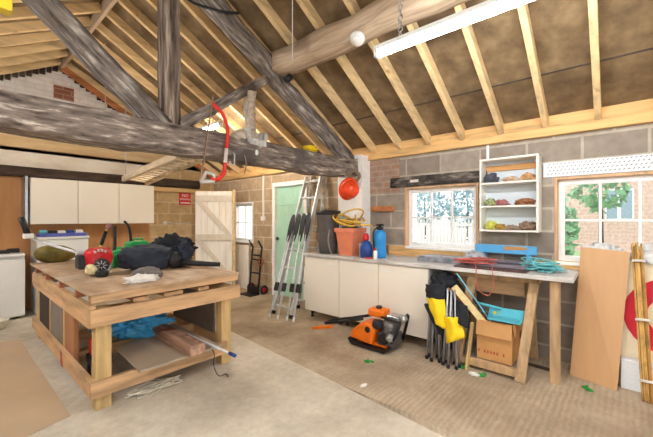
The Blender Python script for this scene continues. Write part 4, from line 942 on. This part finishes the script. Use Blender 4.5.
# ------------------------------------------------------------------ ladders and paddles
def ladder(nm, label, p0, p1, q0, q1, n, m):
    t = thing(nm, label, 'ladder', ((V(p0)+V(q0))/2)); p0, p1, q0, q1 = V(p0), V(p1), V(q0), V(q1)
    for a, b in ((p0,p1),(q0,q1)):
        bm = B(); beam(bm, a, b, 0.028, 0.062, (1,0,0)); obj('stile', bm, m, t, bevel=0.004)
        bm = B(); e = (b-a).normalized(); beam(bm, a, a+e*0.05, 0.034, 0.07, (1,0,0)); obj('foot', bm, BLACK, t, bevel=0.004)
    for k in range(n):
        u_ = 0.06+k*0.9/(n-1); bm = B(); tube(bm, [p0.lerp(p1,u_), q0.lerp(q1,u_)], 0.016, 8); obj('rung', bm, m, t, smooth=True)
    return t
ladder('ladder', 'aluminium ladder leaning at the wall before the green door, with paddles against it', (3.10,3.72,0.006), (3.79,3.72,2.04), (3.10,3.34,0.006), (3.79,3.40,2.04), 8, ALU)
ladder('ladder', 'plaster-splashed ladder leaning to the right of the clean aluminium ladder', (3.54,3.66,0.006), (3.86,3.66,2.07), (3.54,3.33,0.006), (3.86,3.38,2.07), 8, ALU_DIRTY)
def paddle(foot, top, label, w=0.07):
    foot, top = V(foot), V(top); e = (top-foot).normalized(); t = thing('paddle', label, 'paddle', foot, 'black bladed paddles')
    Lp = (top-foot).length; bl0 = Lp-0.44
    bm = B(); tube(bm, [foot+e*0.03, foot+e*(bl0+0.1)], 0.0125, 10); obj('shaft', bm, ALU, t, smooth=True)
    bm = B(); tube(bm, [foot+e*0.0, foot+e*0.06], 0.014, 10); obj('tip', bm, APPL, t, smooth=True)
    bm = B(); beam(bm, foot+e*0.38, foot+e*0.50, 0.06, 0.04, (1,0,0)); obj('clasp', bm, BLACK, t, bevel=0.01)
    s, u = frame_of(e, (1,0,0)); poly = []
    prof = [(0.0,0.016),(0.08,0.034),(0.18,0.046),(0.30,0.049),(0.38,0.042),(0.43,0.025),(0.44,0.0)]
    bm = B(); pts = [foot+e*(bl0+a)+s*b for a, b in prof]+[foot+e*(bl0+a)-s*b for a, b in prof[::-1][1:]]
    prism(bm, [p-u*0.008 for p in pts], u*0.016); obj('blade', bm, BLACK, t, bevel=0.005)
paddle((2.93,3.60,0.004), (3.46,3.66,1.44), 'black bladed paddle at the left of the row leaning on the ladder')
paddle((2.96,3.46,0.004), (3.475,3.56,1.45), 'black bladed paddle second from the left leaning on the ladder')
paddle((3.00,3.32,0.004), (3.48,3.46,1.46), 'black bladed paddle third from the left leaning on the ladder')
paddle((3.03,3.22,0.004), (3.485,3.36,1.47), 'black bladed paddle at the right of the row leaning on the ladder')

# ------------------------------------------------------------------ things on the counter
tb = thing('rubber_tub', 'dark grey rubber tubs nested on the worktop behind the terracotta planter', 'tub', (3.45,3.03,WT1))
bm = B(); lathe(bm, [(0.12,0.002),(0.14,0.25),(0.158,0.52),(0.168,0.53),(0.15,0.53),(0.11,0.03)], (3.47,2.985,WT1), seg=28); obj('tub', bm, TUB, tb, smooth=True)
bm = B(); lathe(bm, [(0.16,0.532),(0.175,0.56),(0.17,0.585),(0.09,0.575),(0.02,0.57)], (3.47,2.985,WT1), seg=28); obj('rim', bm, BLACK, tb, smooth=True)
bm = B(); tube(bm, [(3.36,2.86,WT1+0.34),(3.325,2.86,WT1+0.20),(3.32,2.82,WT1+0.06),(3.33,2.80,WT1+0.012)], 0.012, 8, smoothn=5); obj('handle', bm, GREYB, tb, smooth=True)
pt = thing('planter', 'square terracotta planter on the worktop filled with a yellow hose', 'planter', (3.52,2.58,WT1))
def frustum(bm, c, z0, z1, a, b):
    x, y = c; hexa(bm, [(x-a,y-a,z0),(x+a,y-a,z0),(x+a,y+a,z0),(x-a,y+a,z0),(x-b,y-b,z1),(x+b,y-b,z1),(x+b,y+b,z1),(x-b,y+b,z1)])
PCX, PCY = 3.50, 2.625
bm = B(); frustum(bm, (PCX,PCY), WT1+0.001, WT1+0.32, 0.105, 0.14); obj('pot', bm, TERRA, pt, bevel=0.008)
bm = B(); 
for (a, b, c_, d_) in ((PCX-0.152,PCX-0.125,PCY-0.152,PCY+0.152),(PCX+0.125,PCX+0.152,PCY-0.152,PCY+0.152),(PCX-0.125,PCX+0.125,PCY-0.152,PCY-0.125),(PCX-0.125,PCX+0.125,PCY+0.125,PCY+0.152)): box(bm, a, b, c_, d_, WT1+0.30, WT1+0.355)
obj('rim', bm, TERRA, pt, bevel=0.005)
pts = []
for k in range(46):
    a = k*2*PI/11; q = k//11; tl = (0.10, -0.04, 0.13, 0.03, 0.08)[q]; ph = (0.4, 2.1, 3.6, 1.2, 0.0)[q]
    pts.append((PCX+0.03*(q-2)+math.cos(a)*(0.12+0.012*q), PCY+0.05-0.02*q+math.sin(a)*(0.17+0.012*(q % 3)), WT1+0.40+0.012*q+abs(tl)*0.6+tl*math.sin(a+ph)*0.75))
pts += [(PCX-0.02,PCY-0.16,WT1+0.40),(PCX-0.02,PCY-0.26,WT1+0.40),(PCX,PCY-0.34,WT1+0.39)]
bm = B(); tube(bm, pts, 0.011, 8, smoothn=7); solo('garden_hose', bm, YELLOW, 'yellow garden hose coiled in the top of the terracotta planter', 'hose', smooth=True)
bm = B(); lump(bm, (PCX,PCY,WT1+0.35), (0.115,0.115,0.035), 0.4, 17, 2, 4); solo('hose_fittings', bm, plain('dark_olive_clutter', (86,88,60), 0.7, var=0.4), 'dark green clutter lying inside the terracotta planter', 'clutter', smooth=True)
sp_ = thing('pressure_sprayer', 'tall bright blue sprayer bottle on the worktop by the window', 'sprayer', (3.52,2.14,WT1))
bm = B(); lathe(bm, [(0.074,0.001),(0.080,0.02),(0.076,0.12),(0.066,0.15),(0.074,0.18),(0.076,0.29),(0.056,0.325),(0.032,0.34)], (3.50,2.175,WT1), seg=22); obj('bottle', bm, BLUEP, sp_, smooth=True)
bm = B(); lathe(bm, [(0.036,0.341),(0.045,0.35),(0.045,0.375),(0.02,0.38),(0.018,0.39),(0.05,0.392),(0.05,0.41),(0.01,0.415)], (3.50,2.175,WT1), seg=18); obj('pump_head', bm, BLACK, sp_, smooth=True)
bm = B(); tube(bm, [(3.455,2.18,WT1+0.37),(3.42,2.20,WT1+0.34),(3.405,2.21,WT1+0.26),(3.415,2.19,WT1+0.02)], 0.01, 8, smoothn=5); obj('hose', bm, BLACK, sp_, smooth=True)
rl = thing('hose_reel', 'deep blue toothed reel bottle standing between the planter and the blue sprayer', 'reel', (3.36,2.22,WT1))
bm = B(); lathe(bm, [(0.06,0.001),(0.074,0.02),(0.074,0.15),(0.045,0.2),(0.022,0.21)], (3.37,2.29,WT1), seg=20); obj('bottle', bm, BLUED, rl, smooth=True)
bm = B(); lathe(bm, [(0.03,0.211),(0.04,0.24),(0.036,0.27),(0.02,0.30)], (3.37,2.29,WT1), seg=16); obj('cap', bm, RED, rl, smooth=True)
bm = B()
for k in range(12):
    z = WT1+0.012+k*0.013; torus(bm, (3.36,2.325,z), 0.048, 0.005, (0.2,-0.2,1), 20, 5)
obj('coil', bm, plain('white_blue', (190,206,226), 0.5), rl, smooth=True)
ct = thing('bottle', 'small white bottle with a red cap at the front of the worktop', 'bottle', (3.33,2.14,WT1))
bm = B(); lathe(bm, [(0.022,0.001),(0.024,0.01),(0.024,0.09),(0.014,0.105)], (3.33,2.13,WT1), seg=16); obj('body', bm, APPL, ct, smooth=True)
bm = B(); lathe(bm, [(0.014,0.106),(0.014,0.13),(0.008,0.135)], (3.33,2.13,WT1), seg=14); obj('cap', bm, RED, ct, smooth=True)
bm = B(); lathe(bm, [(0.05,0.001),(0.055,0.02),(0.048,0.018),(0.044,0.004)], (3.315,2.215,WT1), seg=20); solo('saucer', bm, plain('red_saucer', (196,76,50), 0.5), 'small red saucer on the front edge of the worktop beside the white bottle', 'saucer', smooth=True)
bm = bx(3.855, 3.893, 1.05, 2.26, WT1+0.001, WT1+0.125); solo('plank', bm, PINE_Y, 'pine board standing on the worktop below the middle window', 'plank', bevel=0.003)
bm = bx(3.855, 3.893, 0.02, 0.60, WT1-0.04, WT1+0.05); bm.free()
bm = bx(3.86, 3.893, 0.22, 0.60, WT1+0.001, WT1+0.075); solo('plank', bm, PINE_Y, 'short pine board standing on the worktop end below the right window', 'plank', bevel=0.003)
# polythene wrapped sheets
bm = bx(3.50, 3.80, 1.16, 1.68, WT1+0.001, WT1+0.06); bmesh.ops.subdivide_edges(bm, edges=bm.edges, cuts=6, use_grid_fill=True)
for v in bm.verts: v.co.z += 0.012*noise.noise(v.co*14) if v.co.z > WT1+0.04 else 0
solo('wrapped_sheets', bm, plain('grey_polythene', (136,136,142), 0.25, var=0.4, scale=18, bump=0.4), 'grey polythene-wrapped sheets lying on the worktop under the middle window', 'package', smooth=False)
bm = B(); lump(bm, (3.56,1.08,WT1+0.06), (0.10,0.12,0.085), 0.35, 41, 1.8, 4, WT1); solo('plastic_wrap', bm, plain('silver_wrap', (176,178,182), 0.25, 0.3, 0.3, 20, 0.4), 'scrunched silver plastic wrap on the worktop left of the black tray', 'wrap', smooth=True)
ty = thing('tray', 'dark plastic tray lying on the worktop', 'tray', (3.5,0.85,WT1))
bm = B(); box(bm, 3.40, 3.74, 0.62, 1.06, WT1+0.02, WT1+0.03); obj('base', bm, plain('tray_dark', (60,54,64), 0.35), ty)
bm = B(); box(bm, 3.38, 3.40, 0.60, 1.08, WT1+0.02, WT1+0.055); box(bm, 3.74, 3.76, 0.60, 1.08, WT1+0.02, WT1+0.055); box(bm, 3.40, 3.74, 0.60, 0.62, WT1+0.02, WT1+0.055); box(bm, 3.40, 3.74, 1.06, 1.08, WT1+0.02, WT1+0.055); obj('rim', bm, plain('tray_grey', (120,112,120), 0.35), ty, bevel=0.004)
bm = bx(3.30, 3.70, 0.58, 1.20, WT1+0.001, WT1+0.018); solo('board', bm, plain('dark_red_board', (84,58,56), 0.6), 'dark thin board under the tray on the worktop', 'board', bevel=0.002)
rnd = random.Random(3); pts = []
for k in range(28):
    a = k*2.1; pts.append((3.40+math.cos(a)*0.10*rnd.uniform(0.3,1.1), 1.02+math.sin(a)*0.22*rnd.uniform(0.3,1.1), WT1+0.045+0.05*rnd.random()))
pts += [(3.30,1.0,WT1+0.05),(3.27,0.98,WT1+0.02),(3.262,0.97,WT1-0.12),(3.262,0.94,WT1-0.2),(3.262,0.86,WT1-0.22),(3.262,0.83,WT1-0.10),(3.265,0.84,WT1+0.02),(3.32,0.86,WT1+0.06)]
bm = B(); tube(bm, pts, 0.0042, 6, smoothn=6); solo('cable', bm, ROPER, 'red cable tangled on the worktop and looping down over its front edge', 'cable', smooth=True)
tangle('rope', ROPET, 'teal rope tangled at the free end of the worktop', 'rope', (3.56,0.49), 0.19, 0.19, WT1, 70, 0.0045, 9, 0.10)
sb = thing('painted_board', 'light blue painted board with a tan patch standing on the worktop below the shelf', 'board', (3.79,0.85,WT1))
bm = bx(3.77, 3.80, 0.57, 1.14, WT1+0.12, WT1+0.205); obj('board', bm, BLUEL, sb, bevel=0.003)
bm = B(); prism(bm, [(3.767,0.86,WT1+0.155),(3.767,0.68,WT1+0.165),(3.767,0.63,WT1+0.185),(3.767,0.70,WT1+0.198),(3.767,0.86,WT1+0.195)], (0.004,0,0)); obj('tan_patch', bm, CARD, sb)
bm = B(); box(bm, 3.78, 3.85, 0.62, 0.66, WT1+0.001, WT1+0.12); box(bm, 3.78, 3.85, 1.04, 1.08, WT1+0.001, WT1+0.12); obj('foot', bm, BLUEL, sb)
# ------------------------------------------------------------------ wall shelf
ws = thing('wall_shelf', 'white open shelf unit hung on the block wall between the two windows', 'shelf', (3.8,0.81,1.23))
x0, x1, y0, y1, z0, z1 = 3.70, 3.896, 0.545, 1.075, 1.245, 2.0; t_ = 0.018
obj('side_panel', bx(x0, x1, y0, y0+t_, z0, z1), WHITE, ws, bevel=0.002); obj('side_panel', bx(x0, x1, y1-t_, y1, z0, z1), WHITE, ws, bevel=0.002)
obj('back_panel', bx(x1-0.006, x1, y0+t_, y1-t_, z0, z1), plain('pale_back', (214,222,226), 0.6, var=0.03), ws)
SZ = (z0, 1.495, 1.735, z1-t_)
for z in SZ: obj('shelf', bx(x0+0.002, x1-0.006, y0+t_, y1-t_, z, z+t_), WHITE, ws, bevel=0.002)
obj('batten', bx(x1-0.022, x1-0.007, y0+t_, y1-t_, 1.885, 1.945), CARD, ws, label='brown wooden batten inside the top bay')
cl = lambda n, c: plain(n, c, 0.85, var=0.25, scale=22, bump=0.3)
items = [(0,0.98,0.045,0.05,(196,200,90),'glove','lime green work glove in the bottom bay of the wall shelf, at its left'),
         (0,0.90,0.05,0.035,(176,140,70),'glove','tan work glove in the bottom bay of the wall shelf beside the lime one'),
         (0,0.78,0.05,0.028,(150,130,112),'glove','grey-brown glove in the middle of the bottom bay of the wall shelf'),
         (0,0.65,0.06,0.05,(138,112,92),'glove','brown leather glove at the right of the bottom bay of the wall shelf'),
         (1,0.99,0.04,0.045,(150,160,110),'glove','grey-green glove at the left of the middle bay of the wall shelf'),
         (1,0.88,0.05,0.035,(176,110,110),'glove','pinkish glove in the middle bay of the wall shelf'),
         (1,0.67,0.07,0.035,(150,100,66),'work_shoe','brown leather shoe at the right of the middle bay of the wall shelf'),
         (2,0.98,0.06,0.055,(84,84,92),'work_shoe','dark grey shoe at the left of the top bay of the wall shelf'),
         (2,0.80,0.06,0.03,(206,176,150),'glove','pale pink glove in the middle of the top bay of the wall shelf'),
         (2,0.64,0.05,0.04,(196,150,104),'glove','tan glove at the right of the top bay of the wall shelf')]
for i, (r_, y, w, h, c, nm, lb) in enumerate(items):
    z = SZ[r_]+t_; bm = B()
    lump(bm, (3.79,y,z+h*0.8), (0.06,w*1.15,h), 0.45, 50+i, 1.9, 4, z+0.001)
    if nm == 'glove':
        for f in range(4): tube(bm, [(3.76+f*0.018,y-w*0.6,z+0.016),(3.75+f*0.02,y-w*1.5,z+0.013)], 0.010, 6, 0.008)
    else: box(bm, 3.745, 3.835, y-w*1.1, y+w*1.1, z+0.001, z+0.010)
    solo(nm, bm, cl('shelf_item_%d' % i, c), lb, nm.replace('_',' '), 'gloves and shoes on the wall shelf', smooth=True)
solo('conduit', bx(XR-0.022, XR-0.001, 1.03, 1.055, 1.985+0.02, 2.184), APPL, 'short white conduit on the wall above the shelf unit', 'conduit')

# ------------------------------------------------------------------ right side: sheet, canes, mat
bm = B(); prism(bm, [(3.60,0.295,0.001),(3.515,-0.02,0.001),(3.845,-0.075,1.10),(3.90-0.008,0.235,1.12)], (0.012,0,0.001))
bm.free()
bm = B(); prism(bm, [(3.611,0.294,0.001),(3.523,-0.017,0.001),(3.80,-0.101,1.096),(3.85,0.232,1.117)], (0.012,0,0.0))
solo('plywood_sheet', bm, HARDB, 'smooth tan plywood sheet leaning at the wall under the right window', 'sheet')
mt = thing('rolled_mat', 'cream and red patterned mat standing against the wall behind the bamboo canes', 'mat', (3.69,-0.4,0.11))
def onmat(y, z, d=0.0): return V((3.70+(z-0.10)*0.14/0.92-d, y, z))
bm = B(); prism(bm, [onmat(-0.005,0.0),onmat(-0.75,0.0),onmat(-0.75,1.0),onmat(-0.03,1.0)], (0.03,0,0)); obj('mat', bm, MATC, mt, bevel=0.004)
def ring(r0, r1, c, a0, a1):
    bm = B(); n = 28
    P_ = lambda r, a: (c[0]-r*math.cos(a), c[1]+r*math.sin(a))
    lo, hi = [], []
    for k in range(n+1):
        a = a0+(a1-a0)*k/n; lo.append(P_(r0, a)); hi.append(P_(r1, a))
    for k in range(n):
        q = [lo[k], hi[k], hi[k+1], lo[k+1]]
        q = [(max(-0.74, min(-0.02, y)), max(0.105, min(0.995, z))) for y, z in q]
        prism(bm, [onmat(y, z, 0.003) for y, z in q], (0.0025,0,0))
    bmesh.ops.remove_doubles(bm, verts=bm.verts, dist=1e-5)
    return bm
obj('red_ring', ring(-0.16, -0.305, (-0.36,0.59), -PI, PI), MATR, mt)
solo('polystyrene_sheet', bx(3.61, 3.68, -0.74, -0.04, 0.001, 0.24), plain('white_polystyrene', (232,234,236), 0.8, var=0.04, bump=0.2, scale=60), 'white polystyrene slab on the floor under the red and cream mat', 'slab', bevel=0.004)
# bamboo canes tied in a bundle
bb = thing('bamboo_canes', 'bundle of bamboo canes tied with string leaning beside the plywood sheet', 'canes', (3.45,-0.19,0), None)
BAMS = [BAMBOO, wood('bamboo_dark', (146,102,50), along='z', dark=0.75, scale=8), wood('bamboo_pale', (208,166,96), along='z', dark=0.8, scale=8)]
rnd = random.Random(11)
b0, b1 = V((3.43,-0.195,0.01)), V((3.81,-0.145,1.13))
for k in range(34):
    a = rnd.uniform(0, 2*PI); r_ = 0.034*math.sqrt(rnd.random()); dl = V((0.3*math.cos(a)*r_, math.cos(a)*r_, math.sin(a)*r_*0.4)); dl2 = V((0.3*math.cos(a+0.3)*r_, math.cos(a+0.3)*r_, 0))
    zt = rnd.uniform(-0.06, 0.05)
    pts = [b0.lerp(b1, q/12)+dl.lerp(dl2, q/12)*1.0 for q in range(12)]+[b1+dl2+V((0.3*zt,0,zt))]
    for p in pts: p.z = max(p.z, 0.007)
    bm = B()
    tube(bm, pts, 0.0055, 7, 0.0048)
    obj('cane', bm, BAMS[k % 3], bb, smooth=True)
for q in (0.12, 0.5, 0.9):
    c = b0.lerp(b1, q); bm = B(); torus(bm, c, 0.041, 0.005, (b1-b0), 20, 6); torus(bm, c+(b1-b0)*0.008, 0.041, 0.005, (b1-b0), 20, 6); obj('string_tie', bm, WHITEF, bb, smooth=True)
# papers and bits on the right window sill
bm = B(); lump(bm, (3.86,-0.30,1.07), (0.06,0.18,0.09), 0.5, 61, 2.2, 4, 1.0); solo('plastic_sheeting', bm, plain('white_sheeting', (228,228,228), 0.5, var=0.15, scale=9, bump=0.3), 'white crumpled sheeting on the sill of the right window behind the canes', 'sheeting', smooth=True)
bm = B(); lump(bm, (3.895,0.08,1.08), (0.03,0.13,0.075), 0.5, 62, 2.2, 4, 0.975); solo('plastic_sheeting', bm, plain('white_sheeting_b', (224,224,222), 0.5, var=0.15, scale=9, bump=0.3), 'white crumpled sheeting showing above the leaning plywood sheet', 'sheeting', smooth=True)
bm = B(); tube(bm, [(3.80,-0.26,1.10),(3.79,-0.31,1.16),(3.80,-0.36,1.10),(3.79,-0.33,1.05)], 0.006, 6, smoothn=4); solo('wire_loop', bm, BLACKM, 'dark wire loop on the white sheeting by the right window', 'wire', smooth=True)

# ------------------------------------------------------------------ floor bits
bm = B(); prism(bm, [(-0.5,2.70,0.005),(0.30,2.78,0.005),(0.57,2.86,0.005),(0.55,5.10,0.005),(-0.5,5.25,0.005)], (0,0,0.006))
solo('hardboard_sheet', bm, FBOARD, 'large thin tan board lying on the floor left of the workbench', 'board')
def leafbits(c, label, seed, m=None):
    rnd = random.Random(seed); bm = B()
    for k in range(5):
        x, y = c[0]+rnd.uniform(-0.025,0.025), c[1]+rnd.uniform(-0.025,0.025); a = rnd.uniform(0,6); l = 0.022; w = 0.012; z = 0.001
        e = V((math.cos(a), math.sin(a), 0)); s = V((-e.y, e.x, 0)); p = V((x,y,z))
        prism(bm, [p-e*l, p+s*w, p+e*l+V((0,0,0.02)), p-s*w], (0,0,0.012))
    return solo('plastic_scrap', bm, m or plain('green_scrap', (50,150,60), 0.6), label, 'scrap')
for (c, lb, sd) in (((2.66,1.775),'green scrap on the open floor before the orange compactor',1), ((3.13,1.03),'green scrap on the floor by the camp chair feet',2), ((3.09,0.86),'green scrap on the floor before the cardboard box',3), ((3.39,0.165),'green scrap on the floor under the leaning plywood sheet',4)):
    leafbits(c, lb, sd)
bm = B(); lump(bm, (3.05,0.93,0.012), (0.03,0.045,0.014), 0.3, 71, 2, 3, 0.001); solo('foam_scrap', bm, WHITEF, 'white foam scrap on the floor before the cardboard box', 'scrap', smooth=True)
bm = B(); lump(bm, (2.25,1.55,0.012), (0.04,0.02,0.008), 0.3, 72, 2, 3, 0.004); solo('paper_scrap', bm, WHITEF, 'small white scrap on the slab joint in the open floor', 'scrap', smooth=True)
bm = B(); beam(bm, (3.60,0.62,0.012), (3.58,0.44,0.012), 0.03, 0.02); solo('wood_offcut', bm, DARKBEAM, 'dark offcut lying on the floor between the trestle and the worktop post', 'offcut')

# ------------------------------------------------------------------ light, camera, view
w = bpy.data.worlds.new('World'); sc.world = w; w.use_nodes = True; nt = w.node_tree
bg = nt.nodes['Background']; bg.inputs[0].default_value = (0.93,0.97,1.0,1); bg.inputs[1].default_value = 1.3
cam = bpy.data.cameras.new('camera'); cam.sensor_width = 36; cam.lens = 331/653*36; cam.clip_start = 0.02; cam.clip_end = 200
co = bpy.data.objects.new('camera', cam); C.objects.link(co); co.location = (0,0,1.38); co.rotation_euler = (PI/2,0,-math.radians(49)); sc.camera = co
# daylight through the open garage doorway (portal guides sampling only)
pl_ = bpy.data.lights.new('doorway_portal', 'AREA'); pl_.shape = 'RECTANGLE'; pl_.size = 5.0; pl_.size_y = 2.25; pl_.cycles.is_portal = True
po = bpy.data.objects.new('doorway_portal', pl_); C.objects.link(po); po.location = (1.2,YF-0.1,1.13); po.rotation_euler = (PI/2,0,0)
sc.view_settings.view_transform = 'Standard'; sc.view_settings.look = 'None'; sc.view_settings.gamma = 1; sc.view_settings.use_curve_mapping = False
sc.view_settings.exposure = 1.0
